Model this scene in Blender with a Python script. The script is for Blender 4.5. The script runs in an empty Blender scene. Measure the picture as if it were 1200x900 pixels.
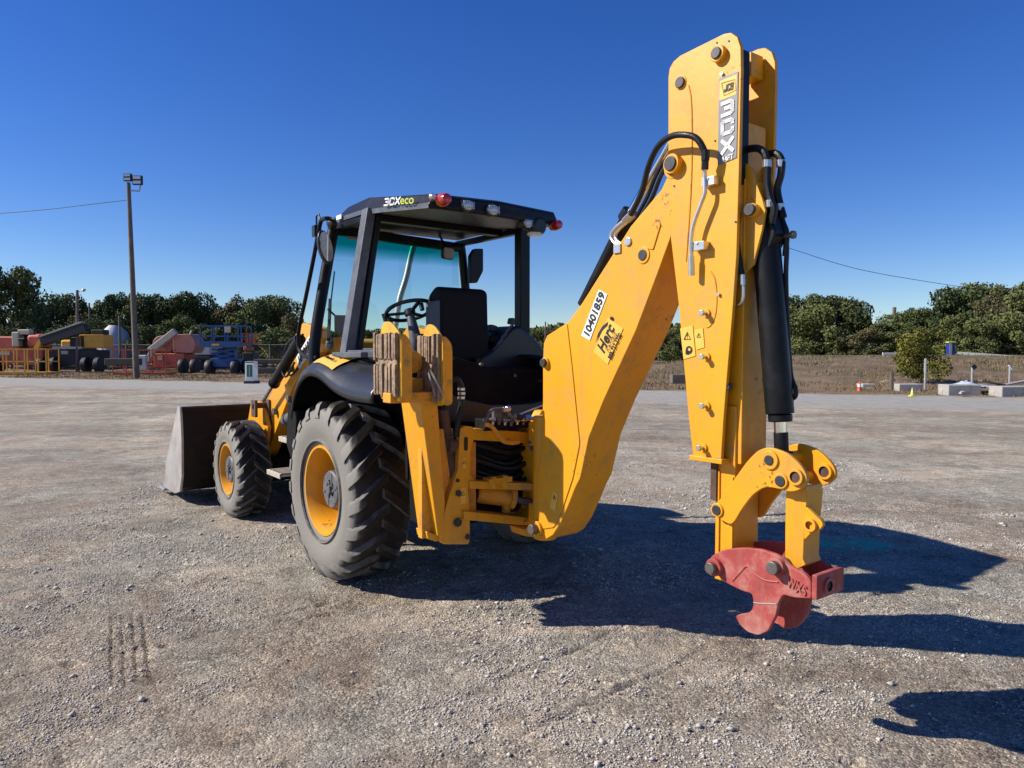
import bpy, math, random
import numpy as np
from mathutils import Vector, Matrix
random.seed(7); rng = np.random.default_rng(11)
R_ = math.radians
scene = bpy.context.scene
COL = scene.collection

# ------------------------------------------------------------------ camera, world, sun, exposure
CAM_F, CAM_H, CAM_P = 840.0, 1.69, 0.0425
cd = bpy.data.cameras.new('camera'); cam = bpy.data.objects.new('camera', cd); COL.objects.link(cam)
cd.sensor_width = 36; cd.lens = 36 * CAM_F / 1200; cd.clip_start = 0.05; cd.clip_end = 4000
cam.location = (0, 0, CAM_H); cam.rotation_euler = (math.pi / 2 - CAM_P, 0, 0)
scene.camera = cam
SUN_EL, SUN_AZ = R_(36.5), R_(-93)      # azimuth clockwise from +Y: the sun stands to the left
w = bpy.data.worlds.new('World'); scene.world = w; w.use_nodes = True
nt = w.node_tree; sky = nt.nodes.new('ShaderNodeTexSky'); sky.sky_type = 'NISHITA'; sky.sun_disc = False
sky.sun_elevation = SUN_EL; sky.sun_rotation = SUN_AZ
sky.altitude = 0; sky.air_density = 1.0; sky.dust_density = 0.03; sky.ozone_density = 6.0
hsv = nt.nodes.new('ShaderNodeHueSaturation'); hsv.inputs['Saturation'].default_value = 1.24; hsv.inputs['Hue'].default_value = 0.519; nt.links.new(sky.outputs[0], hsv.inputs['Color'])
nt.links.new(hsv.outputs[0], nt.nodes['Background'].inputs[0]); nt.nodes['Background'].inputs[1].default_value = 0.092
sd = bpy.data.lights.new('sun', 'SUN'); sun = bpy.data.objects.new('sun', sd); COL.objects.link(sun)
sd.energy = 5.0; sd.angle = R_(0.53); sd.color = (1.0, 0.93, 0.84)
sv = Vector((math.sin(SUN_AZ) * math.cos(SUN_EL), math.cos(SUN_AZ) * math.cos(SUN_EL), math.sin(SUN_EL)))
sun.rotation_euler = (-sv).to_track_quat('-Z', 'Y').to_euler(); sun.location = sv * 30
scene.view_settings.view_transform = 'Standard'; scene.view_settings.look = 'None'
scene.view_settings.exposure = 0.46; scene.view_settings.gamma = 1.0
scene.render.engine = 'CYCLES'; scene.cycles.max_bounces = 6; scene.cycles.transparent_max_bounces = 12

# ------------------------------------------------------------------ pixel unprojection: image points placed on chosen planes
VO = Vector((-0.567, 5.955, 0.0)); VA = R_(37.1)          # rear axle centre on the ground, heading
VX = Vector((math.cos(VA), math.sin(VA), 0)); VY = Vector((-math.sin(VA), math.cos(VA), 0))
def ray(px, py):
    u = (px - 600) / CAM_F; v = (450 - py) / CAM_F; c, s = math.cos(CAM_P), math.sin(CAM_P)
    return Vector((u, c + v * s, -s + v * c))
def _loc(d): return Vector((d.dot(VX), d.dot(VY), d.z))
CL = _loc(Vector((0, 0, CAM_H)) - VO)
def onx(px, py, x):
    d = _loc(ray(px, py)); t = (x - CL.x) / d.x; return CL + d * t
def ony(px, py, y):
    d = _loc(ray(px, py)); t = (y - CL.y) / d.y; return CL + d * t
def yz(px, py, x): p = onx(px, py, x); return (p.y, p.z)
def xz(px, py, y): p = ony(px, py, y); return (p.x, p.z)
def wd(px, py, depth):                                     # world point at a distance ahead
    d = ray(px, py); return Vector((0, 0, CAM_H)) + d * (depth / d.y)
def wg(px, py, z=0):
    d = ray(px, py); return Vector((0, 0, CAM_H)) + d * ((z - CAM_H) / d.z)

# ------------------------------------------------------------------ materials
M = {}
def mat(name, col, rough=0.5, metal=0.0, spec=0.5, var=0.0, vscale=3.0, dirt=None, dirt_amt=0.3, dirt_scale=6.0, bump=0.0, bscale=60.0, coat=0.0, trans=0.0, alpha=1.0, emit=None, hue_obj=0.0, chips=None):
    m = bpy.data.materials.new(name); m.use_nodes = True; n = m.node_tree.nodes; l = m.node_tree.links
    b = n['Principled BSDF']; b.inputs['Roughness'].default_value = rough; b.inputs['Metallic'].default_value = metal
    b.inputs['Specular IOR Level'].default_value = spec; b.inputs['Coat Weight'].default_value = coat
    b.inputs['Base Color'].default_value = (*col, 1); b.inputs['Transmission Weight'].default_value = trans
    b.inputs['Alpha'].default_value = alpha
    if emit: b.inputs['Emission Color'].default_value = (*emit, 1); b.inputs['Emission Strength'].default_value = 1
    tc = n.new('ShaderNodeTexCoord'); cur = None
    if var or dirt:
        nz = n.new('ShaderNodeTexNoise'); nz.inputs['Scale'].default_value = vscale; nz.inputs['Detail'].default_value = 8; nz.inputs['Roughness'].default_value = 0.65
        l.new(tc.outputs['Object'], nz.inputs['Vector'])
        hs = n.new('ShaderNodeHueSaturation'); hs.inputs['Color'].default_value = (*col, 1)
        mr = n.new('ShaderNodeMapRange'); mr.inputs['From Min'].default_value = 0.3; mr.inputs['From Max'].default_value = 0.7
        mr.inputs['To Min'].default_value = 1 - var; mr.inputs['To Max'].default_value = 1 + var
        l.new(nz.outputs['Fac'], mr.inputs['Value']); l.new(mr.outputs[0], hs.inputs['Value']); cur = hs.outputs[0]
        if hue_obj:
            oi = n.new('ShaderNodeObjectInfo'); m2 = n.new('ShaderNodeMapRange')
            m2.inputs['To Min'].default_value = 0.5 - hue_obj; m2.inputs['To Max'].default_value = 0.5 + hue_obj
            l.new(oi.outputs['Random'], m2.inputs['Value']); l.new(m2.outputs[0], hs.inputs['Hue'])
    if dirt:
        nz2 = n.new('ShaderNodeTexNoise'); nz2.inputs['Scale'].default_value = dirt_scale; nz2.inputs['Detail'].default_value = 12; nz2.inputs['Roughness'].default_value = 0.75
        l.new(tc.outputs['Object'], nz2.inputs['Vector'])
        cr = n.new('ShaderNodeMapRange'); cr.inputs['From Min'].default_value = 0.5; cr.inputs['From Max'].default_value = 0.72; cr.inputs['To Max'].default_value = dirt_amt
        l.new(nz2.outputs['Fac'], cr.inputs['Value'])
        mx = n.new('ShaderNodeMix'); mx.data_type = 'RGBA'; mx.inputs['B'].default_value = (*dirt, 1)
        l.new(cr.outputs[0], mx.inputs['Factor']); l.new(cur, mx.inputs['A']); cur = mx.outputs['Result']
        rr = n.new('ShaderNodeMapRange'); rr.inputs['To Min'].default_value = rough; rr.inputs['To Max'].default_value = min(1, rough + 0.35)
        l.new(cr.outputs[0], rr.inputs['Value']); l.new(rr.outputs[0], b.inputs['Roughness'])
    if chips:                                               # small worn chips and scuffs in clusters, faint run-off streaks
        mp = n.new('ShaderNodeMapping'); mp.inputs['Scale'].default_value = (16, 16, 1.1); l.new(tc.outputs['Object'], mp.inputs['Vector'])
        k1 = n.new('ShaderNodeTexNoise'); k1.inputs['Scale'].default_value = 1.0; k1.inputs['Detail'].default_value = 6; l.new(mp.outputs[0], k1.inputs['Vector'])
        k2 = n.new('ShaderNodeMapRange'); k2.inputs['From Min'].default_value = 0.55; k2.inputs['From Max'].default_value = 0.75; k2.inputs['To Max'].default_value = 0.38; l.new(k1.outputs['Fac'], k2.inputs['Value'])
        k3 = n.new('ShaderNodeMix'); k3.data_type = 'RGBA'; k3.inputs['B'].default_value = (*(dirt or chips), 1); l.new(k2.outputs[0], k3.inputs['Factor']); l.new(cur, k3.inputs['A']); cur = k3.outputs['Result']
        c1 = n.new('ShaderNodeTexNoise'); c1.inputs['Scale'].default_value = 38; c1.inputs['Detail'].default_value = 4; c1.inputs['Roughness'].default_value = 0.7; l.new(tc.outputs['Object'], c1.inputs['Vector'])
        c2 = n.new('ShaderNodeTexNoise'); c2.inputs['Scale'].default_value = 3.1; c2.inputs['Detail'].default_value = 3; l.new(tc.outputs['Object'], c2.inputs['Vector'])
        c3 = n.new('ShaderNodeMath'); c3.operation = 'MULTIPLY_ADD'; c3.inputs[1].default_value = 0.75; l.new(c2.outputs['Fac'], c3.inputs[0]); l.new(c1.outputs['Fac'], c3.inputs[2])
        c4 = n.new('ShaderNodeMapRange'); c4.inputs['From Min'].default_value = 1.10; c4.inputs['From Max'].default_value = 1.16; c4.inputs['To Max'].default_value = 0.8; l.new(c3.outputs[0], c4.inputs['Value'])
        c5 = n.new('ShaderNodeMix'); c5.data_type = 'RGBA'; c5.inputs['B'].default_value = (*chips, 1); l.new(c4.outputs[0], c5.inputs['Factor']); l.new(cur, c5.inputs['A']); cur = c5.outputs['Result']
    if cur: l.new(cur, b.inputs['Base Color'])
    if bump:
        nb = n.new('ShaderNodeTexNoise'); nb.inputs['Scale'].default_value = bscale; nb.inputs['Detail'].default_value = 6
        l.new(tc.outputs['Object'], nb.inputs['Vector']); bp = n.new('ShaderNodeBump'); bp.inputs['Strength'].default_value = bump; bp.inputs['Distance'].default_value = 0.02
        l.new(nb.outputs['Fac'], bp.inputs['Height']); l.new(bp.outputs[0], b.inputs['Normal'])
    M[name] = m; return m
mat('yellow', (0.74, 0.325, 0.006), 0.42, var=0.08, vscale=2.0, dirt=(0.33, 0.21, 0.07), dirt_amt=0.65, dirt_scale=4.5, bump=0.03, bscale=30, coat=0.1, chips=(0.08, 0.05, 0.03))
mat('yellow_worn', (0.72, 0.31, 0.02), 0.5, var=0.12, vscale=5, dirt=(0.16, 0.09, 0.05), dirt_amt=0.85, dirt_scale=7, bump=0.05, bscale=60)
mat('yellow_green', (0.72, 0.36, 0.02), 0.5, var=0.12, vscale=5, dirt=(0.10, 0.20, 0.10), dirt_amt=1.0, dirt_scale=11, bump=0.05, bscale=60)
mat('red_paint', (0.36, 0.058, 0.050), 0.6, var=0.28, vscale=7, chips=(0.20, 0.13, 0.09), dirt=(0.36, 0.25, 0.19), dirt_amt=1.0, dirt_scale=7, bump=0.1, bscale=50)
mat('black_metal', (0.008, 0.008, 0.009), 0.36, spec=0.22, var=0.2, vscale=5, dirt=(0.05, 0.048, 0.042), dirt_amt=0.3, dirt_scale=6, bump=0.02)
mat('black_plastic', (0.018, 0.019, 0.021), 0.34, spec=0.4, var=0.15, vscale=4, dirt=(0.08, 0.075, 0.07), dirt_amt=0.5, dirt_scale=3, bump=0.03, bscale=80)
mat('post_grey', (0.085, 0.09, 0.10), 0.42, var=0.3, vscale=9, dirt=(0.20, 0.20, 0.20), dirt_amt=0.4, dirt_scale=14, bump=0.04)
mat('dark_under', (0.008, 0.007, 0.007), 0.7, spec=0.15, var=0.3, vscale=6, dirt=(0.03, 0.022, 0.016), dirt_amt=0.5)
mat('seat_fabric', (0.011, 0.010, 0.011), 0.75, spec=0.2, var=0.1, vscale=10, bump=0.08, bscale=200)
mat('hose', (0.010, 0.010, 0.010), 0.42, spec=0.35, var=0.3, vscale=14, bump=0.1, bscale=90)
mat('chrome', (0.75, 0.75, 0.76), 0.12, metal=1.0)
mat('zinc', (0.62, 0.60, 0.54), 0.32, metal=0.9, var=0.15, vscale=20)
mat('pin_steel', (0.16, 0.145, 0.13), 0.5, metal=0.7, var=0.3, vscale=25, bump=0.08, bscale=120)
mat('pin_dark', (0.045, 0.045, 0.05), 0.5, metal=0.4, var=0.3, vscale=25)
mat('hub_grey', (0.10, 0.105, 0.115), 0.5, var=0.25, vscale=12, dirt=(0.22, 0.2, 0.17), dirt_amt=0.5)
mat('tan_rubber', (0.26, 0.18, 0.115), 0.85, var=0.6, vscale=18, bump=0.5, bscale=60)
mat('amber', (0.75, 0.20, 0.01), 0.2, var=0.05, coat=0.5)
mat('red_lens', (0.45, 0.02, 0.02), 0.2, var=0.05, coat=0.5)
mat('lens', (0.55, 0.55, 0.56), 0.15, metal=0.3, var=0.25, vscale=60, coat=0.6)
mat('mirror', (0.75, 0.76, 0.78), 0.06, metal=1.0)
mat('sticker_white', (0.78, 0.78, 0.76), 0.45, var=0.03)
mat('sticker_yellow', (0.80, 0.46, 0.07), 0.4, var=0.03)
mat('sticker_grey', (0.20, 0.20, 0.205), 0.4, var=0.08, vscale=10)
mat('sticker_tan', (0.30, 0.25, 0.21), 0.6, var=0.15, vscale=30)
mat('ink', (0.012, 0.012, 0.014), 0.5)
mat('ink_tan', (0.35, 0.20, 0.05), 0.5)
mat('ink_lime', (0.50, 0.56, 0.05), 0.4)
mat('bucket_steel', (0.44, 0.42, 0.40), 0.42, metal=0.35, var=0.2, vscale=5, dirt=(0.26, 0.13, 0.07), dirt_amt=0.7, dirt_scale=3, bump=0.05)
mat('bucket_back_shaded', (0.014, 0.011, 0.011), 0.6, spec=0.2, var=0.3, vscale=4, dirt=(0.06, 0.032, 0.02), dirt_amt=0.8, dirt_scale=3)  # shade on the bucket's back is put into this near-black colour
mat('tread_plate', (0.55, 0.49, 0.40), 0.5, metal=0.4, var=0.15, vscale=20)
mat('stack', (0.36, 0.37, 0.34), 0.45, metal=0.4, var=0.2, vscale=8)
mat('rust', (0.09, 0.05, 0.035), 0.85, var=0.4, vscale=12, bump=0.2)
# tyre rubber: dusty grey
def mat_tyre():
    m = bpy.data.materials.new('tyre_rubber'); m.use_nodes = True; n = m.node_tree.nodes; l = m.node_tree.links; b = n['Principled BSDF']
    tc = n.new('ShaderNodeTexCoord'); nz = n.new('ShaderNodeTexNoise'); nz.inputs['Scale'].default_value = 7; nz.inputs['Detail'].default_value = 12; nz.inputs['Roughness'].default_value = 0.78
    l.new(tc.outputs['Object'], nz.inputs['Vector'])
    # dust sits on the sidewalls (local x is the wheel axis): more dust facing outwards, shade painted into the tread
    sx = n.new('ShaderNodeSeparateXYZ'); ge = n.new('ShaderNodeTexCoord'); l.new(ge.outputs['Normal'], sx.inputs[0])
    ab = n.new('ShaderNodeMath'); ab.operation = 'ABSOLUTE'; l.new(sx.outputs['X'], ab.inputs[0])
    ad = n.new('ShaderNodeMath'); ad.operation = 'MULTIPLY_ADD'; ad.inputs[1].default_value = 0.62; l.new(ab.outputs[0], ad.inputs[0]); l.new(nz.outputs['Fac'], ad.inputs[2])
    cr = n.new('ShaderNodeValToRGB'); e = cr.color_ramp.elements
    e[0].position = 0.55; e[0].color = (0.010, 0.009, 0.008, 1); e[1].position = 1.15 if False else 1.0; e[1].color = (0.20, 0.185, 0.16, 1)
    x = cr.color_ramp.elements.new(0.78); x.color = (0.055, 0.05, 0.045, 1)
    l.new(ad.outputs[0], cr.inputs[0]); l.new(cr.outputs[0], b.inputs['Base Color']); b.inputs['Roughness'].default_value = 0.75
    nb = n.new('ShaderNodeTexNoise'); nb.inputs['Scale'].default_value = 40; nb.inputs['Detail'].default_value = 6; l.new(tc.outputs['Object'], nb.inputs['Vector'])
    bp = n.new('ShaderNodeBump'); bp.inputs['Strength'].default_value = 0.25; bp.inputs['Distance'].default_value = 0.01; l.new(nb.outputs['Fac'], bp.inputs['Height']); l.new(bp.outputs[0], b.inputs['Normal'])
    M['tyre'] = m
mat_tyre()
def mat_glass():
    m = bpy.data.materials.new('windscreen_glass'); m.use_nodes = True; n = m.node_tree.nodes; l = m.node_tree.links
    for x in list(n):
        if x.type != 'OUTPUT_MATERIAL': n.remove(x)
    out = [x for x in n if x.type == 'OUTPUT_MATERIAL'][0]
    tr = n.new('ShaderNodeBsdfTransparent'); gl = n.new('ShaderNodeBsdfGlossy'); gl.inputs['Roughness'].default_value = 0.02
    fr = n.new('ShaderNodeFresnel'); fr.inputs['IOR'].default_value = 1.4; mx = n.new('ShaderNodeMixShader')
    tc = n.new('ShaderNodeTexCoord'); sx = n.new('ShaderNodeSeparateXYZ'); l.new(tc.outputs['Object'], sx.inputs[0])
    cr = n.new('ShaderNodeValToRGB'); mr = n.new('ShaderNodeMapRange'); mr.inputs['From Min'].default_value = 2.3; mr.inputs['From Max'].default_value = 2.9
    l.new(sx.outputs['Z'], mr.inputs['Value']); l.new(mr.outputs[0], cr.inputs[0])
    e = cr.color_ramp.elements; e[0].position = 0.35; e[0].color = (0.84, 0.93, 0.93, 1); e[1].position = 0.55; e[1].color = (0.02, 0.56, 0.46, 1)
    l.new(cr.outputs[0], tr.inputs[0]); l.new(fr.outputs[0], mx.inputs[0]); l.new(tr.outputs[0], mx.inputs[1]); l.new(gl.outputs[0], mx.inputs[2]); l.new(mx.outputs[0], out.inputs[0])
    M['glass'] = m
mat_glass()

# ------------------------------------------------------------------ mesh helpers
def vec(p): return Vector(p)
K = 0.795
class MB:
    def __init__(s): s.v = []; s.f = []
    def add(s, vs, fs):
        o = len(s.v); s.v.extend([tuple(x) for x in vs]); s.f.extend([tuple(i + o for i in f) for f in fs]); return s
    def box(s, a, b):
        (x0, y0, z0), (x1, y1, z1) = a, b
        return s.add([(x0,y0,z0),(x1,y0,z0),(x1,y1,z0),(x0,y1,z0),(x0,y0,z1),(x1,y0,z1),(x1,y1,z1),(x0,y1,z1)],
                     [(0,3,2,1),(4,5,6,7),(0,1,5,4),(1,2,6,5),(2,3,7,6),(3,0,4,7)])
    def prism(s, poly, axis, a, b):
        def P(u, v, w):
            return {'x': (w, u, v), 'y': (u, w, v), 'z': (u, v, w)}[axis]
        n = len(poly); vs = [P(u, v, a) for u, v in poly] + [P(u, v, b) for u, v in poly]
        ar = sum(poly[i][0] * poly[(i+1) % n][1] - poly[(i+1) % n][0] * poly[i][1] for i in range(n))
        flip = (ar > 0) == (axis in 'xz') if b > a else not ((ar > 0) == (axis in 'xz'))
        fs = [tuple(range(n)), tuple(range(2*n-1, n-1, -1))] + [(i, n+i, n+(i+1) % n, (i+1) % n) for i in range(n)]
        if flip: fs = [f[::-1] for f in fs]
        return s.add(vs, fs)
    def beam(s, p0, p1, wx, wy, up=(0, 0, 1)):               # rectangular bar between two points
        p0, p1 = vec(p0), vec(p1); d = (p1 - p0).normalized(); a = d.cross(vec(up))
        if a.length < 1e-4: a = d.cross(Vector((0, 1, 0)))
        a.normalize(); c = a.cross(d)
        vs = [p + a * sx * wx / 2 + c * sy * wy / 2 for p in (p0, p1) for sx, sy in ((-1,-1),(1,-1),(1,1),(-1,1))]
        return s.add(vs, [(0,3,2,1),(4,5,6,7),(0,1,5,4),(1,2,6,5),(2,3,7,6),(3,0,4,7)])
    def tube(s, pts, r, n=10, cap=True):
        pts = [vec(p) for p in pts]; rs = r if isinstance(r, (list, tuple)) else [r] * len(pts)
        m = len(pts); prev = None; vs = []
        for i, p in enumerate(pts):
            t = (pts[min(i+1, m-1)] - pts[max(i-1, 0)]); t = t.normalized() if t.length > 1e-9 else Vector((0,0,1))
            if prev is None:
                a = t.cross(Vector((0, 0, 1)));
                if a.length < 0.05: a = t.cross(Vector((1, 0, 0)))
            else: a = prev - t * prev.dot(t)
            a.normalize(); prev = a; b = t.cross(a)
            for k in range(n):
                th = 2 * math.pi * k / n; vs.append(p + (a * math.cos(th) + b * math.sin(th)) * rs[i])
        fs = [(i*n+k, i*n+(k+1) % n, (i+1)*n+(k+1) % n, (i+1)*n+k) for i in range(m-1) for k in range(n)]
        if cap: fs += [tuple(range(n-1, -1, -1)), tuple((m-1)*n+k for k in range(n))]
        return s.add(vs, fs)
    def cyl(s, p0, p1, r, n=20, r2=None): return s.tube([p0, p1], [r, r if r2 is None else r2], n)
    def lathe(s, prof, c, axis='x', n=32, closed=True):     # prof: (offset along axis, radius)
        c = vec(c); vs = []
        ax = {'x': Vector((1,0,0)), 'y': Vector((0,1,0)), 'z': Vector((0,0,1))}[axis] if isinstance(axis, str) else vec(axis).normalized()
        a = ax.cross(Vector((0, 0, 1)));
        if a.length < 0.05: a = ax.cross(Vector((0, 1, 0)))
        a.normalize(); b = ax.cross(a); m = len(prof)
        for o, r in prof:
            for k in range(n):
                th = 2 * math.pi * k / n; vs.append(c + ax * o + (a * math.cos(th) + b * math.sin(th)) * r)
        fs = [(i*n+k, (i+1)*n+k, (i+1)*n+(k+1) % n, i*n+(k+1) % n) for i in range(m-1) for k in range(n)]
        if closed: fs += [tuple(range(n)), tuple((m-1)*n+k for k in range(n-1, -1, -1))]
        return s.add(vs, fs)
    def build(s, name, m, parent=None, bevel=0.0, sharp=35, seg=2):
        me = bpy.data.meshes.new(name); me.from_pydata(s.v, [], s.f); me.update()
        me.materials.append(M[m] if isinstance(m, str) else m)
        me.polygons.foreach_set('use_smooth', [True] * len(me.polygons)); me.set_sharp_from_angle(angle=R_(sharp))
        o = bpy.data.objects.new(name, me); COL.objects.link(o)
        if parent is not None: o.parent = parent
        if bevel:
            b = o.modifiers.new('bevel', 'BEVEL'); b.width = bevel; b.segments = seg; b.limit_method = 'ANGLE'; b.angle_limit = R_(40); b.harden_normals = True
        return o
def tag(o, label=None, cat=None, group=None, kind=None):
    if label: o['label'] = label
    if cat: o['category'] = cat
    if group: o['group'] = group
    if kind: o['kind'] = kind
    return o
def empty(name, loc=(0,0,0), rz=0.0, parent=None):
    o = bpy.data.objects.new(name, None); COL.objects.link(o); o.location = loc; o.rotation_euler = (0, 0, rz)
    if parent: o.parent = parent
    o.empty_display_size = 0.2; return o
def copy_tree(o, parent=None):
    c = o.copy(); COL.objects.link(c); c.parent = parent
    for ch in list(o.children): copy_tree(ch, c)
    return c
def rc(poly, r=0.02, seg=4):                                # rounded polygon corners
    n = len(poly); out = []
    for i in range(n):
        p = Vector(poly[i]); a = Vector(poly[i-1]); b = Vector(poly[(i+1) % n]); ri = r[i] if isinstance(r, (list, tuple)) else r
        la, lb = (a-p).length, (b-p).length; k = min(ri, la*0.45, lb*0.45)
        if k < 1e-4: out.append(tuple(p)); continue
        s0 = p + (a-p) * (k/la); s1 = p + (b-p) * (k/lb)
        for j in range(seg+1):
            t = j/seg; q = s0*(1-t)**2 + p*2*t*(1-t) + s1*t*t; out.append(tuple(q))
    return out
def smooth_path(pts, sub=6):                                # Catmull-Rom
    P = [vec(p) for p in pts]; P = [P[0]*2-P[1]] + P + [P[-1]*2-P[-2]]; out = []
    for i in range(1, len(P)-2):
        for j in range(sub):
            t = j/sub; a, b, c, d = P[i-1], P[i], P[i+1], P[i+2]
            out.append(0.5*((2*b)+(c-a)*t+(2*a-5*b+4*c-d)*t*t+(3*b-a-3*c+d)*t**3))
    out.append(P[-2]); return out
def np_mesh(name, V, Fc, m, k=4):
    me = bpy.data.meshes.new(name); me.vertices.add(len(V)); me.vertices.foreach_set('co', np.asarray(V, np.float32).ravel())
    nf = len(Fc); me.loops.add(nf*k); me.loops.foreach_set('vertex_index', np.asarray(Fc, np.int32).ravel())
    me.polygons.add(nf); me.polygons.foreach_set('loop_start', np.arange(0, nf*k, k, dtype=np.int32))
    me.update(calc_edges=True); me.validate(); me.materials.append(M[m] if isinstance(m, str) else m); return me
def link(name, me, parent=None):
    o = bpy.data.objects.new(name, me); COL.objects.link(o); o.parent = parent; return o
def text(body, name, m, parent, pos, r, u, size, width=None, bold=0.0, ext=0.0015, shear=0.0, align='CENTER'):
    c = bpy.data.curves.new(name, 'FONT'); c.body = body; c.size = size; c.align_x = align; c.align_y = 'CENTER'; c.extrude = ext; c.offset = bold; c.shear = shear; c.resolution_u = 3
    t = bpy.data.objects.new(name, c); COL.objects.link(t); bpy.context.view_layer.update()
    me = bpy.data.meshes.new_from_object(t.evaluated_get(bpy.context.evaluated_depsgraph_get())); bpy.data.objects.remove(t); bpy.data.curves.remove(c)
    me.materials.clear(); me.materials.append(M[m])
    r = vec(r).normalized(); u = (vec(u) - r*vec(u).dot(r)).normalized(); n = r.cross(u)
    sx = 1.0
    if width and len(me.vertices):
        xs = [v.co.x for v in me.vertices]; sx = width / (max(xs) - min(xs))
    me.transform(Matrix(((r.x*sx, u.x, n.x, pos[0]), (r.y*sx, u.y, n.y, pos[1]), (r.z*sx, u.z, n.z, pos[2]), (0,0,0,1))))
    return link(name, me, parent)
GLY = {'3': [[(0,1),(.8,1),(1,.86),(1,.66),(.8,.52),(.35,.52)],[(.8,.52),(1,.38),(1,.14),(.8,0),(0,0)]], 'C': [[(1,.76),(1,.88),(.84,1),(.16,1),(0,.88),(0,.12),(.16,0),(.84,0),(1,.12),(1,.26)]], 'X': [[(0,1),(1,0)],[(0,0),(1,1)]], '1': [[(0.25,0.8),(0.65,1),(0.65,0)]], '4': [[(0.8,0),(0.8,1),(0,0.33),(1.05,0.33)]],
       'F': [[(0.05,0),(0.05,1),(1,1)],[(0.05,0.5),(0.85,0.5)]], 'T': [[(0,1),(1,1)],[(0.5,1),(0.5,0)]], 'J': [[(0.9,1),(0.9,0),(0.1,0),(0.1,0.35)]], 'B': [[(0,0),(0,1),(0.9,1),(0.9,0.52),(0,0.52)],[(0.9,0.52),(1,0.4),(1,0),(0,0)]],
       'W': [[(0,1),(0.25,0),(0.5,0.7),(0.75,0),(1,1)]], 'S': [[(1,1),(0,1),(0,0.5),(1,0.5),(1,0),(0,0)]], '/': [[(0,0),(1,1)]]}
def block_text(body, name, m, parent, pos, r, u, cw, chh, gap, th, shear=0.0, vertical=False, depth=0.0016):
    r = vec(r).normalized(); u = (vec(u)-r*vec(u).dot(r)).normalized() if not isinstance(u, tuple) else vec(u).normalized(); n = vec(r).cross(vec(u)).normalized(); b = MB(); N = len(body)
    tot = (N*chh+(N-1)*gap) if vertical else (N*cw+(N-1)*gap)
    for i, ch in enumerate(body):
        o = vec(pos) - r*cw/2 + u*(tot/2-chh-i*(chh+gap)) if vertical else vec(pos) - r*tot/2 - u*chh/2 + r*i*(cw+gap)
        for path in GLY[ch]:
            for (x0, y0), (x1, y1) in zip(path[:-1], path[1:]):
                p = o + r*(x0*cw+shear*y0*chh) + u*y0*chh; q = o + r*(x1*cw+shear*y1*chh) + u*y1*chh; d = (q-p).normalized()*th*0.45; b.beam(p-d, q+d, th, depth, up=n)
    return b.build(name, m, parent)
NEG_Y = Vector((0, -1, 0)); UP = Vector((0, 0, 1))

# ================================================================== GROUND
def vnoise(X, Y, scale, seed):                              # smooth value noise
    g = np.random.default_rng(seed).random((256, 256)); x = X*scale; y = Y*scale
    xi = np.floor(x).astype(int); yi = np.floor(y).astype(int); fx = x-xi; fy = y-yi
    fx = fx*fx*(3-2*fx); fy = fy*fy*(3-2*fy); a = g[xi % 256, yi % 256]; b = g[(xi+1) % 256, yi % 256]; c = g[xi % 256, (yi+1) % 256]; d = g[(xi+1) % 256, (yi+1) % 256]
    return (a*(1-fx)+b*fx)*(1-fy)+(c*(1-fx)+d*fx)*fy - 0.5
def relief(X, Y):
    near = np.clip(1.2 - np.hypot(X, Y-5)/16, 0.15, 1)
    z = vnoise(X, Y, 0.45, 1)*0.03 + vnoise(X, Y, 1.3, 2)*0.014 + vnoise(X*0.6+Y*0.5, Y, 4.0, 3)*0.010 + vnoise(X, Y, 9.0, 4)*0.006 + vnoise(X, Y, 22.0, 5)*0.008 + np.abs(vnoise(X, Y, 40.0, 6))*0.016*np.clip(0.5+vnoise(X, Y, 1.7, 12)*2, 0.1, 1)
    # scuffed clods: ridged noise in patches
    patch = np.clip(vnoise(X, Y, 0.8, 8)*5, 0, 1); rg = 1-np.abs(vnoise(X*0.7, Y*1.6, 7, 9))*4
    z += patch*np.clip(rg-0.55, 0, 1)*0.020
    for ax_, ay_, an_, ln_ in ((-2.9, 7.6, 0.25, 2.6), (-4.2, 8.3, 0.12, 3.0), (0.3, 4.0, 0.9, 1.1), (0.5, 3.5, 0.8, 0.9), (-1.2, 4.6, 0.5, 1.3), (3.0, 8.0, -0.2, 2.4), (-1.0, 5.0, 0.75, 0.8)):
        ca, sa = np.cos(an_), np.sin(an_); uu = (X-ax_)*ca+(Y-ay_)*sa; vv = -(X-ax_)*sa+(Y-ay_)*ca+0.05*np.sin(uu*2.1)+0.05*vnoise(X, Y, 2.2, 51)
        z -= np.clip(1-np.abs(uu)/ln_, 0, 1)**0.5*(np.exp(-(vv/0.016)**2)*0.013-np.exp(-((vv-0.045)/0.02)**2)*0.006)*(vnoise(X, Y, 3.0, 52) > -0.15)
    pit = vnoise(X*0.9, Y*1.5, 5.5, 14); z -= np.clip(pit-0.34, 0, 1)*0.16*(vnoise(X, Y, 1.1, 15) > 0.0)
    # tread marks of a tyre in the left foreground
    cx, cy = -2.24, 4.12; du = (X-cx)*0.874+(Y-cy)*0.487; dv = -(X-cx)*0.487+(Y-cy)*0.874
    m = np.clip(1-np.abs(dv)/0.58, 0, 1)**0.3*(np.abs(du) < 0.115)*(np.abs(dv) < 0.58)
    z -= m*(np.abs(((du+0.115) % 0.058)-0.029) < 0.0070)*0.018*(vnoise(X, Y, 9, 33) > -0.34)
    z += m*(np.abs(((dv+0.6) % 0.21)-0.10) < 0.010)*0.010*(vnoise(X, Y, 8, 34) > 0.0)
    return z*near
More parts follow.
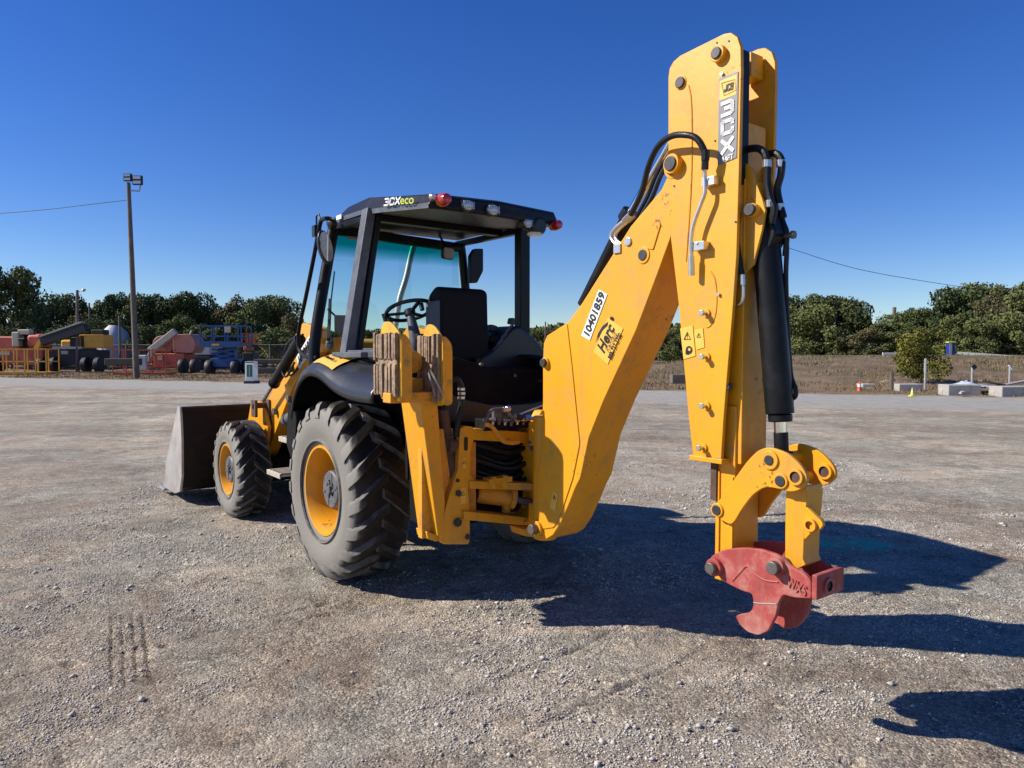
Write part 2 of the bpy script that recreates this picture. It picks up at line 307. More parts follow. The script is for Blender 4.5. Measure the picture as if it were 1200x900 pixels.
def grid_axis(lo, a, b, hi, st, gr):
    mid = list(np.arange(a, b, st)); L = []; x = a; s = st
    while x > lo: s *= gr; x -= s; L.append(x)
    Rr = []; x = mid[-1]; s = st
    while x < hi: s *= gr; x += s; Rr.append(x)
    return np.array(L[::-1] + mid + Rr)
gx = grid_axis(-400, -2.9, 3.1, 400, 0.0125, 1.019); gy = grid_axis(-30, 2.6, 5.6, 500, 0.0125, 1.019)
GX, GY = np.meshgrid(gx, gy, indexing='ij'); GZ = relief(GX, GY)
# the yard ends along a line; behind it the verge and, to the right, a bank carrying a road
EA = Vector((-36.0, 50.0)); EB = Vector((19.5, 27.0)); ED = (EB-EA).normalized(); EN = Vector((-ED.y, ED.x))
def sideof(X, Y): return (X-EA.x)*EN.x + (Y-EA.y)*EN.y      # >0 beyond the yard edge
S = sideof(GX, GY) + vnoise(GX, GY, 0.5, 21)*0.8
def along(X, Y): return (X-EA.x)*ED.x + (Y-EA.y)*ED.y
AL = along(GX, GY)
t = np.clip((S-7)/16, 0, 1); t = t*t*(3-2*t); side = np.clip((AL-36)/10, 0, 1)
bank = t*1.36*side
bank += np.clip(S/3, 0, 1)*0.12 + np.clip(S-1, 0, 6)*0.03*vnoise(GX, GY, 0.9, 23)
GZ = GZ + np.where(S > 0, bank, 0)
V = np.stack([GX.ravel(), GY.ravel(), GZ.ravel()], 1); nx, ny = len(gx), len(gy)
idx = np.arange(nx*ny).reshape(nx, ny); Fq = np.stack([idx[:-1,:-1], idx[1:,:-1], idx[1:,1:], idx[:-1,1:]], -1).reshape(-1, 4)
def gmat():
    m = bpy.data.materials.new('gravel_yard'); m.use_nodes = True; n = m.node_tree.nodes; l = m.node_tree.links; b = n['Principled BSDF']
    tc = n.new('ShaderNodeTexCoord'); P = tc.outputs['Object']
    def noise(sc, det=8, ro=0.6, vecs=P, dist=0.0):
        q = n.new('ShaderNodeTexNoise'); q.inputs['Scale'].default_value = sc; q.inputs['Detail'].default_value = det; q.inputs['Roughness'].default_value = ro; q.inputs['Distortion'].default_value = dist; l.new(vecs, q.inputs['Vector']); return q.outputs['Fac']
    def ramp(f, pts):
        q = n.new('ShaderNodeValToRGB'); e = q.color_ramp.elements; e[0].position, e[0].color = pts[0][0], (*pts[0][1], 1); e[1].position, e[1].color = pts[-1][0], (*pts[-1][1], 1)
        for p, c in pts[1:-1]: x = e.new(p); x.color = (*c, 1)
        l.new(f, q.inputs[0]); return q.outputs[0]
    def mix(f, a, c, mode='MIX'):
        q = n.new('ShaderNodeMix'); q.data_type = 'RGBA'; q.blend_type = mode
        for s, x in (('Factor', f), ('A', a), ('B', c)):
            if isinstance(x, float): q.inputs[s].default_value = x
            elif isinstance(x, tuple): q.inputs[s].default_value = (*x, 1)
            else: l.new(x, q.inputs[s])
        return q.outputs['Result']
    def mr(v, a, c, d=0.0, e=1.0):
        q = n.new('ShaderNodeMapRange'); q.inputs['From Min'].default_value = a; q.inputs['From Max'].default_value = c; q.inputs['To Min'].default_value = d; q.inputs['To Max'].default_value = e; l.new(v, q.inputs['Value']); return q.outputs[0]
    dirt = ramp(noise(0.45, 10, 0.65), [(0.30, (0.32, 0.275, 0.225)), (0.5, (0.47, 0.415, 0.355)), (0.68, (0.62, 0.57, 0.50))])
    grav = ramp(noise(1.1, 10, 0.7), [(0.3, (0.25, 0.24, 0.21)), (0.55, (0.42, 0.405, 0.365)), (0.75, (0.58, 0.56, 0.51))])
    patch = mr(noise(0.55, 7, 0.65, dist=0.8), 0.44, 0.56)
    base = mix(patch, dirt, grav)
    broad = ramp(noise(0.22, 5, 0.6, dist=1.0), [(0.35, (0.78, 0.76, 0.73)), (0.5, (1.0, 0.98, 0.95)), (0.64, (1.15, 1.12, 1.05))]); base = mix(1.0, base, broad, 'MULTIPLY')
    soil = mr(noise(0.8, 12, 0.72, dist=1.2), 0.50, 0.62, 0.0, 0.75); base = mix(soil, base, (0.30, 0.235, 0.185))
    pale = mr(noise(1.3, 9, 0.7, dist=0.5), 0.56, 0.68, 0.0, 0.6); base = mix(pale, base, (0.66, 0.61, 0.54))
    # stones: voronoi cells with light and dark grains
    vo = n.new('ShaderNodeTexVoronoi'); vo.inputs['Scale'].default_value = 75; l.new(P, vo.inputs['Vector'])
    sv_ = n.new('ShaderNodeSeparateColor'); l.new(vo.outputs['Color'], sv_.inputs[0])
    grain = ramp(sv_.outputs[0], [(0.0, (0.38, 0.38, 0.38)), (0.45, (0.95, 0.95, 0.95)), (0.8, (1.2, 1.19, 1.16)), (1.0, (1.9, 1.88, 1.82))])
    amt = mr(noise(1.6, 5, 0.6), 0.35, 0.65, 0.25, 1.0)
    base = mix(amt, base, mix(1.0, base, grain, 'MULTIPLY'))
    fine = ramp(noise(170, 3, 0.6), [(0.34, (0.5, 0.5, 0.5)), (0.5, (1.0, 1.0, 1.0)), (0.66, (1.45, 1.44, 1.4))])
    base = mix(1.0, base, fine, 'MULTIPLY')
    sx = n.new('ShaderNodeSeparateXYZ'); l.new(P, sx.inputs[0])
    def dot(a, c, k):
        q = n.new('ShaderNodeMath'); q.operation = 'MULTIPLY_ADD'; q.inputs[1].default_value = a; l.new(sx.outputs['X'], q.inputs[0]); q.inputs[2].default_value = k
        q2 = n.new('ShaderNodeMath'); q2.operation = 'MULTIPLY_ADD'; q2.inputs[1].default_value = c; l.new(sx.outputs['Y'], q2.inputs[0]); l.new(q.outputs[0], q2.inputs[2]); return q2.outputs[0]
    s_ = dot(EN.x, EN.y, -(EA.x*EN.x + EA.y*EN.y)); al = dot(ED.x, ED.y, -(EA.x*ED.x + EA.y*ED.y))
    wob = mr(noise(0.5, 6), 0, 1, -1.2, 1.2); ad = n.new('ShaderNodeMath'); ad.operation = 'ADD'; l.new(s_, ad.inputs[0]); l.new(wob, ad.inputs[1]); s2 = ad.outputs[0]
    # worn streaks across the far part of the yard
    mp = n.new('ShaderNodeMapping'); mp.inputs['Rotation'].default_value = (0, 0, R_(22)); mp.inputs['Scale'].default_value = (0.06, 0.7, 1); l.new(P, mp.inputs['Vector'])
    st = noise(1.0, 8, 0.65, mp.outputs[0]); far = mr(sx.outputs['Y'], 8, 16)
    stc = ramp(st, [(0.36, (0.78, 0.77, 0.76)), (0.5, (0.96, 0.96, 0.96)), (0.64, (1.12, 1.11, 1.09))]); base = mix(far, base, mix(1.0, base, stc, 'MULTIPLY'))
    cl = ramp(noise(5.0, 14, 0.82), [(0.36, (0.55, 0.54, 0.52)), (0.48, (0.92, 0.92, 0.92)), (0.56, (1.06, 1.05, 1.03)), (0.68, (1.5, 1.48, 1.42))]); base = mix(1.0, base, cl, 'MULTIPLY')
    # pale packed track along the yard edge
    tr = mr(s_, -8.5, -6.5); base = mix(tr, base, mix(mr(noise(2.0, 8), 0.35, 0.65), (0.34, 0.33, 0.305), (0.43, 0.415, 0.385)))
    # dark damp/oily soil patches
    dk = mr(noise(0.9, 9, 0.7, dist=0.4), 0.58, 0.70, 0.0, 0.5); base = mix(dk, base, (0.10, 0.085, 0.07))
    # verge: dry grass and bare soil
    vg = ramp(noise(0.6, 12, 0.75), [(0.3, (0.085, 0.065, 0.035)), (0.46, (0.19, 0.13, 0.08)), (0.58, (0.26, 0.19, 0.115)), (0.72, (0.12, 0.12, 0.05))])
    bk = ramp(noise(0.35, 12, 0.8), [(0.3, (0.06, 0.07, 0.03)), (0.45, (0.14, 0.105, 0.07)), (0.58, (0.24, 0.175, 0.12)), (0.72, (0.11, 0.11, 0.055))])
    vg = mix(mr(s_, 5.0, 8.0), vg, bk)
    base = mix(mr(s2, -0.2, 0.5), base, vg)
    # green spray paint on the gravel
    q = n.new('ShaderNodeVectorMath'); q.operation = 'SUBTRACT'; q.inputs[1].default_value = (3.02, 6.30, 0); l.new(P, q.inputs[0])
    q1 = n.new('ShaderNodeVectorMath'); q1.operation = 'MULTIPLY'; q1.inputs[1].default_value = (1.5, 2.6, 0); l.new(q.outputs[0], q1.inputs[0])
    q2 = n.new('ShaderNodeVectorMath'); q2.operation = 'LENGTH'; l.new(q1.outputs[0], q2.inputs[0])
    ga = n.new('ShaderNodeMath'); ga.operation = 'ADD'; l.new(q2.outputs['Value'], ga.inputs[0]); l.new(mr(noise(9, 6, 0.7), 0.3, 0.7, -0.5, 0.5), ga.inputs[1])
    base = mix(mr(ga.outputs[0], 0.7, 0.2), base, (0.02, 0.62, 0.42))
    base = mix(1.0, base, (1.0, 0.985, 0.93), 'MULTIPLY')
    l.new(base, b.inputs['Base Color']); b.inputs['Roughness'].default_value = 0.92; b.inputs['Specular IOR Level'].default_value = 0.25
    # relief
    h = n.new('ShaderNodeMath'); h.operation = 'MULTIPLY_ADD'; h.inputs[1].default_value = -1.6; l.new(vo.outputs['Distance'], h.inputs[0]); l.new(noise(140, 4, 0.6), h.inputs[2])
    bp = n.new('ShaderNodeBump'); bp.inputs['Strength'].default_value = 0.85; bp.inputs['Distance'].default_value = 0.012; l.new(h.outputs[0], bp.inputs['Height'])
    h2 = n.new('ShaderNodeBump'); h2.inputs['Strength'].default_value = 0.6; h2.inputs['Distance'].default_value = 0.05; l.new(noise(14, 10, 0.75), h2.inputs['Height']); l.new(bp.outputs[0], h2.inputs['Normal'])
    l.new(h2.outputs[0], b.inputs['Normal']); M['ground'] = m
gmat()
gme = np_mesh('ground', V, Fq, 'ground'); gme.polygons.foreach_set('use_smooth', [True]*len(gme.polygons))
ground = link('ground', gme); tag(ground, kind='structure')

# loose stones: one joined mesh of small faceted pebbles, thick in patches
mat('stone', (0.47, 0.44, 0.39), 0.9, var=0.45, vscale=11, bump=0.2, bscale=150)
def pebbles():
    N = 420000; u = rng.random(N); X = rng.uniform(-4.6, 5.4, N); Y = 2.3 + 10.5*rng.random(N)**1.7
    dens = np.clip((vnoise(X, Y, 0.9, 41)+vnoise(X, Y, 2.7, 42)*0.8+vnoise(X, Y, 8, 43)*0.5)*4.0+0.02, 0.03, 1); keep = (u < dens) & (np.abs(X) < Y*0.80+0.5); X, Y = X[keep], Y[keep]; N = len(X)
    r = 0.0022 + 0.0050*rng.random(N)**2.5 + 0.013*(rng.random(N) < 0.012)*rng.random(N); r *= 0.85+0.05*Y; Z = relief(X, Y) + r*0.35
    oc = np.array([(1,0,0),(0,1,0),(-1,0,0),(0,-1,0),(0.15,0.1,0.75),(0,0,-0.7)]); tris = np.array([(0,1,4),(1,2,4),(2,3,4),(3,0,4),(1,0,5),(2,1,5),(3,2,5),(0,3,5)])
    Vt = np.repeat(oc[None], N, 0)*(1+0.45*(rng.random((N,6,3))-0.5)) + 0.25*(rng.random((N,6,3))-0.5)
    an = rng.random(N)*6.283; c, s = np.cos(an)[:,None], np.sin(an)[:,None]; st = (1+0.5*rng.random(N))[:,None]
    x = Vt[:,:,0]*st; y = Vt[:,:,1]; Vt = np.stack([x*c-y*s, x*s+y*c, Vt[:,:,2]], -1)*r[:,None,None] + np.stack([X,Y,Z], -1)[:,None,:]
    F = (tris[None] + (np.arange(N)*6)[:,None,None]).reshape(-1, 3)
    o = link('gravel', np_mesh('gravel', Vt.reshape(-1, 3), F, 'stone', 3)); tag(o, 'loose grey gravel stones scattered over the dirt yard', 'gravel', kind='stuff')
pebbles()

# ================================================================== BACKHOE LOADER
BH = empty('backhoe_loader', VO, VA)
tag(BH, 'yellow backhoe loader seen from behind with its boom folded upright and front bucket lowered', 'backhoe loader')

# ---- wheels -------------------------------------------------------
def wheel(x, y, R, W, rimR, nl, out, dish, lug_h, hubk=0.44):
    """out=-1: outer face towards -x. A wheel part with rim, tyre and hub as its own pieces"""
    w0 = empty('wheel', (x, y, R), 0, BH)
    hw = W/2; RB = R-lug_h
    prof = [(-hw*0.62, rimR*0.98), (-hw*0.86, rimR*1.05), (-hw*0.99, (rimR+RB)*0.47), (-hw*1.02, (rimR+RB)*0.52), (-hw*0.99, RB*0.90), (-hw*0.93, RB*0.962), (-hw*0.84, RB*0.985), (-hw*0.5, RB*0.998), (0, RB*1.004)]
    prof = prof + [(-a, b) for a, b in prof[-2::-1]]
    t = MB(); t.lathe(prof, (0,0,0), 'x', 72, closed=False)
    # bar lugs running from each shoulder to past the centre line
    for sgn in (-1, 1):
        for k in range(nl):
            ph0 = 2*math.pi*(k + (0.5 if sgn > 0 else 0))/nl; rings = []; ns = 9
            for i in range(ns):
                q = i/(ns-1); uu = sgn*hw*(1.03 - 1.12*q); sw = 0.62*(q**0.85)*(0.9 if R > 0.6 else 1.0)/ (1 if R > 0.6 else 0.95)
                a = ph0 + sw*0.62
                rad = RB*(1.0-0.015*(abs(uu)/hw)**4)
                top = R - 0.010*(abs(uu)/hw)**3
                if i == 0: top = RB*0.93; rad = RB*0.90
                if i == 1: top = R-0.028
                if i == ns-1: top = R-0.006
                wb = (0.040 if R > 0.6 else 0.028) * (1 + 0.35*(1-q)); wt = wb*0.66
                # along-circumference half widths
                for rr, hwid in ((rad-0.012, wb), (top, wt)):
                    for sd_ in (-1, 1):
                        aa = a + sd_*hwid/RB; rings.append(Vector((uu*(1.0 if rr > rad else 1.0), math.sin(aa)*rr, math.cos(aa)*rr)))
            fs = []
            for i in range(ns-1):
                A = i*4; B = (i+1)*4
                fs += [(A+2, A+3, B+3, B+2), (A+0, A+2, B+2, B+0), (A+3, A+1, B+1, B+3)]
            fs += [(0, 1, 3, 2), ((ns-1)*4+2, (ns-1)*4+3, (ns-1)*4+1, (ns-1)*4)]
            if sgn > 0: fs = [f[::-1] for f in fs]
            t.add(rings, fs)
    # moulded rings on the side walls
    for sg in (-1, 1):
        rr = rimR*1.16; t.lathe([(sg*hw*0.93, rr-0.012), (sg*(hw*0.985), rr-0.004), (sg*(hw*0.985), rr+0.006), (sg*hw*0.93, rr+0.016)], (0,0,0), 'x', 64, closed=False)
    t.build('tyre', 'tyre', w0, sharp=38)
    o = out; f = hw*0.80
    rp = [(o*f, rimR*1.055), (o*(f+0.018), rimR*1.035), (o*(f+0.018), rimR*0.985), (o*(f-0.01), rimR*0.945), (o*(f-0.05), rimR*0.90), (o*(f-dish*0.55), rimR*0.87), (o*(f-dish*0.9), rimR*0.84), (o*(f-dish), rimR*0.74), (o*(f-dish+0.03), rimR*0.58), (o*(f-dish+0.03), rimR*0.1)]
    rm = MB(); rm.lathe(rp, (0,0,0), 'x', 56, closed=False); rm.lathe([(-o*f, rimR*1.05), (-o*(f-0.02), rimR*0.95), (o*(f-dish), rimR*0.86)], (0,0,0), 'x', 40, closed=False)
    rm.build('rim', 'yellow', w0, sharp=30)
    h = MB(); b0 = o*(f-dish+0.03); hr = rimR*hubk; h.lathe([(b0, hr*1.12), (b0+o*0.03, hr*1.12), (b0+o*0.04, hr), (b0+o*dish*0.62, hr), (b0+o*(dish*0.62+0.012), hr*0.93), (b0+o*(dish*0.62+0.012), hr*0.5), (b0+o*(dish*0.62+0.002), hr*0.46), (b0+o*(dish*0.62+0.002), 0.005)], (0,0,0), 'x', 32, closed=False)
    fx = b0+o*(dish*0.62+0.010)
    for k in range(6):                                     # raised webs on the hub face
        a = k*math.pi/3+0.3; h.beam((fx, math.sin(a)*hr*0.30, math.cos(a)*hr*0.30), (fx, math.sin(a+0.5)*hr*0.90, math.cos(a+0.5)*hr*0.90), 0.018, 0.014, up=(1,0,0))
    h.cyl((fx-o*0.01, 0, 0), (fx+o*0.02, 0, 0), hr*0.22, 14)
    h.build('hub', 'hub_grey', w0, bevel=0.002)
    bolts = []
    for k in range(8 if R > 0.6 else 6):
        a = k*2*math.pi/(8 if R > 0.6 else 6)+0.2; bx = b0; bb = MB(); p = (bx-o*0.005, math.sin(a)*rimR*0.52, math.cos(a)*rimR*0.52)
        bb.cyl(p, (bx+o*0.028, p[1], p[2]), 0.016 if R > 0.6 else 0.011, 6); bb.build('wheel_nut', 'pin_dark', w0)
    vb = MB(); a = 2.4 if R > 0.6 else 2.2; vb.cyl((o*(f-dish), math.sin(a)*rimR*0.66, math.cos(a)*rimR*0.66), (o*(f-dish+0.06), math.sin(a)*rimR*0.66, math.cos(a)*rimR*0.66), 0.017, 10); vb.build('valve', 'rust', w0)
    return w0
WB = 2.53
wheel(-0.865, 0, 0.668, 0.47, 0.325, 19, -1, 0.24, 0.045); wheel(0.865, 0, 0.668, 0.47, 0.325, 19, 1, 0.24, 0.045)
wheel(-0.905, WB, 0.497, 0.34, 0.252, 20, -1, 0.13, 0.030, 0.54); wheel(0.905, WB, 0.497, 0.34, 0.252, 20, 1, 0.13, 0.030, 0.54)

# ---- chassis & axles ---------------------------------------------
m = MB(); m.box((-0.32, -0.78, 0.55), (0.32, 3.2, 0.95)); m.box((-0.36, 0.3, 0.42), (0.36, 1.7, 0.75)); m.build('chassis', 'dark_under', BH, 0.01)
m = MB(); m.cyl((-0.66, 0, 0.668), (0.66, 0, 0.668), 0.13, 16); m.lathe([(-0.2, 0.14), (-0.12, 0.24), (0.12, 0.24), (0.2, 0.14)], (0, 0, 0.668), 'x', 20); m.build('axle', 'dark_under', BH)
m = MB(); m.cyl((-0.72, WB, 0.5), (0.72, WB, 0.5), 0.09, 14); m.lathe([(-0.2, 0.1), (-0.1, 0.17), (0.1, 0.17), (0.2, 0.1)], (0.1, WB, 0.5), 'x', 18); m.build('axle', 'dark_under', BH)
m = MB(); m.box((-0.62, 0.72, 0.52), (-0.34, 1.75, 1.0)); m.build('fuel_tank', 'black_metal', BH, 0.02)
# ---- steps
for (a, x0, x1) in (((341, 514), -1.0, -0.72), ((329, 553), -1.02, -0.72)):
    p = onx(*a, -0.95); m = MB(); y0, y1 = p.y-0.17, p.y+0.17
    m.box((x0, y0, p.z-0.035), (x0+0.015, y1, p.z+0.01)); m.box((x0+0.015, y0, p.z-0.02), (x1, y1, p.z-0.006))
    for k in range(5):
        yy = y0 + (k+0.5)*(y1-y0)/5; m.box((x0+0.015, yy-0.014, p.z-0.006), (x1-0.02, yy+0.014, p.z+0.012))
    m.build('step', 'tread_plate', BH, 0.004)
m = MB(); m.beam((-0.85, 0.95, 0.55), (-0.80, 0.95, 1.1), 0.05, 0.03); m.build('step_hanger', 'black_metal', BH, 0.004)
# exhaust/air tube between cab and arm
m = MB(); m.tube(smooth_path([onx(335, 493, -0.75), onx(343, 488, -0.75), onx(352, 485, -0.75), onx(360, 482, -0.7)]), 0.055, 14)
for q in (0.2, 0.8): p = onx(335, 493, -0.75).lerp(onx(352, 485, -0.75), q); d = (onx(352,485,-0.75)-onx(335,493,-0.75)).normalized(); m.cyl(p-d*0.012, p+d*0.012, 0.065, 14)
m.build('breather_tube', 'post_grey', BH)

# ---- bonnet and cowl ----------------------------------------------
bp = [(0.85, 1.35), (0.85, 1.80), (1.0, 1.83), (1.9, 1.74), (2.9, 1.60), (3.05, 1.50), (3.1, 1.35), (3.1, 0.85), (0.85, 0.85)]
m = MB(); m.prism(rc(bp, 0.06), 'x', -0.38, 0.38); m.build('bonnet', 'yellow', BH, 0.04, seg=4)
m = MB()
for k in range(5): m.box((-0.386, 1.5+k*0.13, 1.15), (-0.38, 1.58+k*0.13, 1.42))
m.build('bonnet_vent', 'black_plastic', BH)
m = MB(); m.box((-0.56, 0.80, 1.0), (-0.40, 1.35, 1.60)); m.build('side_panel', 'yellow', BH, 0.02)
m = MB(); p = onx(388, 404, -0.62); m.lathe([(0, 0.05), (-0.02, 0.055), (-0.035, 0.045), (-0.045, 0.015)], (p.x, p.y, p.z), 'x', 16); m.build('work_lamp', 'hub_grey', BH)
m = MB(); m.tube(smooth_path([ony(463, 385, 1.3), ony(468, 352, 1.3), ony(476, 325, 1.3), ony(482, 298, 1.3), ony(486, 287, 1.3), ony(494, 282, 1.3), ony(503, 284, 1.3)]), 0.030, 14); m.build('exhaust_stack', 'stack', BH)

# ---- loader arms ---------------------------------------------------
def arm(x0, x1):
    a = MB(); pts = [(346, 392), (354, 378), (372, 384), (372, 410), (344, 450), (312, 535), (298, 560), (287, 548), (296, 505), (322, 452)]
    a.prism(rc([yz(px, py, x0) for px, py in pts], 0.05), 'x', x0, x1); return a
la = arm(-0.62, -0.50).build('loader_arm', 'yellow', BH, 0.008)
ra = arm(-0.62, -0.50); ra.v = [(x+1.14, y, z) for x, y, z in ra.v]; ra = ra.build('loader_arm', 'yellow', BH, 0.008)
for dx in (0.0, 1.14):
    m = MB(); pts = [(366, 400), (394, 395), (399, 430), (372, 470), (352, 480), (345, 470)]
    m.prism([yz(px, py, -0.46) for px, py in pts], 'x', -0.47, -0.38)
    m.v = [(x+(0 if dx == 0 else 0.84), y, z) for x, y, z in m.v]; m.build('loader_tower', 'yellow', BH, 0.008)
# crosswise tube & lower arm bits
m = MB(); p = onx(322, 505, -0.5); m.cyl((-0.56, p.y, p.z), (0.56, p.y, p.z), 0.07, 16); m.build('cross_tube', 'yellow', BH)
# loader lift ram: black barrel, chrome rod, rusty clevis
A = onx(352, 397, -0.72); B = onx(322, 448, -0.72); C = onx(309, 470, -0.72)
m = MB(); m.cyl(A, B, 0.052, 16); m.cyl(B, B+(B-A).normalized()*0.03, 0.058, 16); ram = m.build('lift_ram', 'black_metal', BH)
m = MB(); m.cyl(B, C, 0.020, 12); m.build('rod', 'chrome', ram)
m = MB(); c = onx(306, 475, -0.70); 
for dx in (-0.07, 0.07): m.box((c.x+dx-0.015, c.y-0.07, c.z-0.12), (c.x+dx+0.015, c.y+0.07, c.z+0.06))
m.cyl((c.x-0.1, c.y, c.z), (c.x+0.1, c.y, c.z), 0.03, 12); m.build('clevis', 'rust', BH, 0.01)
m = MB(); m.prism([yz(px, py, -0.66) for px, py in [(296, 472), (305, 470), (311, 478), (316, 500), (312, 545), (286, 545), (288, 520)]], 'x', -0.68, -0.64); m.build('bell_crank', 'yellow', BH, 0.006)
m = MB(); m.prism([yz(px, py, -0.52) for px, py in [(302, 478), (314, 478), (322, 500), (310, 545), (298, 545)]], 'x', -0.50, -0.47); m.build('bell_crank', 'yellow_worn', BH, 0.006)
# hoses over the loader arm
for s, pts in ((-0.74, [(350, 392), (338, 402), (332, 420), (331, 436), (336, 441), (345, 425)]), (-0.70, [(355, 392), (343, 404), (337, 425), (340, 440), (349, 432)])):
    m = MB(); m.tube(smooth_path([onx(px, py, s) for px, py in pts]), 0.011, 8); m.build('hose', 'hose', BH)
for px, py in ((343, 432), (341, 467), (324, 482)):
    m = MB(); p = onx(px, py, -0.625); m.cyl(p, (p.x-0.04, p.y, p.z), 0.035, 14); m.build('pivot_pin', 'pin_steel', BH, 0.003)
m = MB(); m.beam(onx(352, 468, -0.64), onx(372, 445, -0.64), 0.04, 0.05); m.build('safety_strut', 'red_paint', BH, 0.004)
p0 = onx(414, 386, -0.30)
text('10401859', 'fleet_number', 'ink', BH, (-0.625, *yz(358, 411, -0.625)), Vector((0, -0.8, 0.45)), Vector((0, 0.3, 1)), 0.13, width=0.42, bold=0.002)
m = MB(); a_ = Vector((0, -0.8, 0.45)).normalized(); u_ = Vector((0, 0.45, 0.8)).normalized(); c = Vector((-0.622, *yz(358, 411, -0.622)))
q = [c+a_*sx*0.24+u_*sy*0.075 for sx, sy in ((-1,-1),(1,-1),(1,1),(-1,1))]; m.add(q, [(0,1,2,3)]); m.build('number_sticker', 'sticker_white', BH)

# ---- front bucket --------------------------------------------------
bk = empty('front_bucket', (0, 0, 0), 0, BH)
prof = [(3.30, 1.08), (3.27, 0.75), (3.30, 0.36), (3.40, 0.20), (3.62, 0.13), (4.18, 0.09)]
BX0, BX1 = -1.33, 1.10
m = MB(); n_ = len(prof)
vs = [(x, y, z) for x in (BX0+0.02, BX1-0.02) for y, z in prof] + [(x, y+0.03, z+0.03) for x in (BX0+0.02, BX1-0.02) for y, z in prof]
fs = [(i, i+1, n_+i+1, n_+i) for i in range(n_-1)] + [(2*n_+i+1, 2*n_+i, 3*n_+i, 3*n_+i+1) for i in range(n_-1)] + [(0, n_, 3*n_, 2*n_), (n_-1, 3*n_-1, 4*n_-1, 2*n_-1)]
m.add(vs, fs); m.box((BX0+0.02, 3.28, 1.05), (BX1-0.02, 3.42, 1.10)); m.build('bucket_shell', 'bucket_back_shaded', bk)
sp = [(3.29, 1.11), (3.40, 1.11), (4.05, 0.42), (4.20, 0.10), (3.62, 0.11), (3.38, 0.17), (3.27, 0.36), (3.25, 0.75)]
for x0 in (BX0, BX1-0.025):
    m = MB(); m.prism(sp, 'x', x0, x0+0.025); m.build('side_plate', 'bucket_steel', bk, 0.003)
m = MB(); m.box((BX0-0.02, 4.1, 0.07), (BX1+0.02, 4.36, 0.095)); m.build('cutting_edge', 'bucket_steel', bk, 0.003)
for x in (-0.56, 0.56):
    m = MB(); m.prism([(3.3, 0.95), (3.3, 0.3), (3.0, 0.32), (2.98, 0.45), (3.15, 0.9)], 'x', x-0.07, x+0.07); m.build('bucket_bracket', 'yellow_worn', bk, 0.005)

# ---- mudguards -----------------------------------------------------
def mudguard(sgn):
    outer = [(0.50, 1.20), (0.42, 1.36), (0.30, 1.48), (0.15, 1.545), (0.0, 1.55), (-0.15, 1.52), (-0.30, 1.47), (-0.45, 1.435), (-0.60, 1.415), (-0.80, 1.405), (-0.95, 1.405)]
    inner = [(0.62, 1.20), (0.60, 1.45), (0.50, 1.60), (0.35, 1.665), (0.15, 1.69), (-0.1, 1.69), (-0.25, 1.68), (-0.45, 1.665), (-0.60, 1.655), (-0.80, 1.65), (-0.95, 1.65)]
    cols = []
    for q, x, zz in ((0, -1.105, -0.03), (0, -1.11, 0.0), (0.04, -1.10, 0.025), (0.25, -1.02, 0.05), (0.55, -0.90, 0.045), (0.8, -0.78, 0.02), (1.0, -0.66, 0.0), (1.0, -0.50, 0.0)):
        cols.append([(x*(-sgn), o[0]*(1-q)+i[0]*q, o[1]*(1-q)+i[1]*q+zz*(1 if q < 1 else 0)) for o, i in zip(outer, inner)])
    cols = [smooth_path(c, 4) for c in cols]; nc = len(cols[0]); m = MB()
    vs = [tuple(p) for c in cols for p in c]; fs = [(i*nc+j, (i+1)*nc+j, (i+1)*nc+j+1, i*nc+j+1) for i in range(len(cols)-1) for j in range(nc-1)]
    m.add(vs, fs); o = m.build('mudguard', 'black_plastic', BH, sharp=70); s = o.modifiers.new('thick', 'SOLIDIFY'); s.thickness = 0.012; s.offset = -1 if sgn < 0 else 1
    m = MB(); p = [(0.62, 1.2), (0.60, 1.45), (0.50, 1.60), (0.30, 1.66), (-0.9, 1.64), (-0.9, 0.95), (0.3, 0.95)]
    m.prism(p, 'x', -0.60*(-sgn), -0.575*(-sgn)); m.build('inner_guard', 'dark_under', BH)
    m = MB(); m.prism([(0.46, 1.24), (0.66, 1.30), (0.72, 0.95), (0.60, 0.82), (0.52, 0.95)], 'x', -1.08*(-sgn), -0.6*(-sgn)); m.build('front_flap', 'dark_under', BH, 0.01)
mudguard(-1); mudguard(1)
m = MB()                                                    # ribbed tray on the fender
for k in range(3): m.box((-0.98+k*0.1, -0.50, 1.66), (-0.92+k*0.1, 0.0, 1.70+k*0.015))
m.build('fender_tray', 'post_grey', BH, 0.008)
# mudguard sticker
def on_guard(y, q):
    oz = np.interp(y, [-0.95,-0.6,-0.45,-0.3,-0.15,0,0.15], [1.39,1.395,1.42,1.47,1.52,1.55,1.545]); iz = np.interp(y, [-0.95,-0.6,-0.45,-0.25,0.15], [1.65,1.655,1.665,1.68,1.69])
    x = np.interp(q, [0,0.04,0.25,0.55,0.8,1], [-1.11,-1.10,-1.02,-0.90,-0.78,-0.66]); dz = np.interp(q, [0,0.04,0.25,0.55,0.8,1], [0,0.025,0.05,0.045,0.02,0]); return Vector((x-0.006, y, oz*(1-q)+iz*q+dz*1.05+0.022))
m = MB(); n_ = 6; vs = [on_guard(0.13-0.36*i/n_-0.05*j/n_, 0.12+0.55*j/n_) for i in range(n_+1) for j in range(n_+1)]
m.add(vs, [(i*(n_+1)+j, i*(n_+1)+j+1, (i+1)*(n_+1)+j+1, (i+1)*(n_+1)+j) for i in range(n_) for j in range(n_)]); m.build('guard_sticker', 'sticker_yellow', BH)
pa, pb = on_guard(0.06, 0.45), on_guard(-0.16, 0.40); rr_ = (pb-pa); uu_ = on_guard(-0.06, 0.6)-on_guard(-0.06, 0.3)
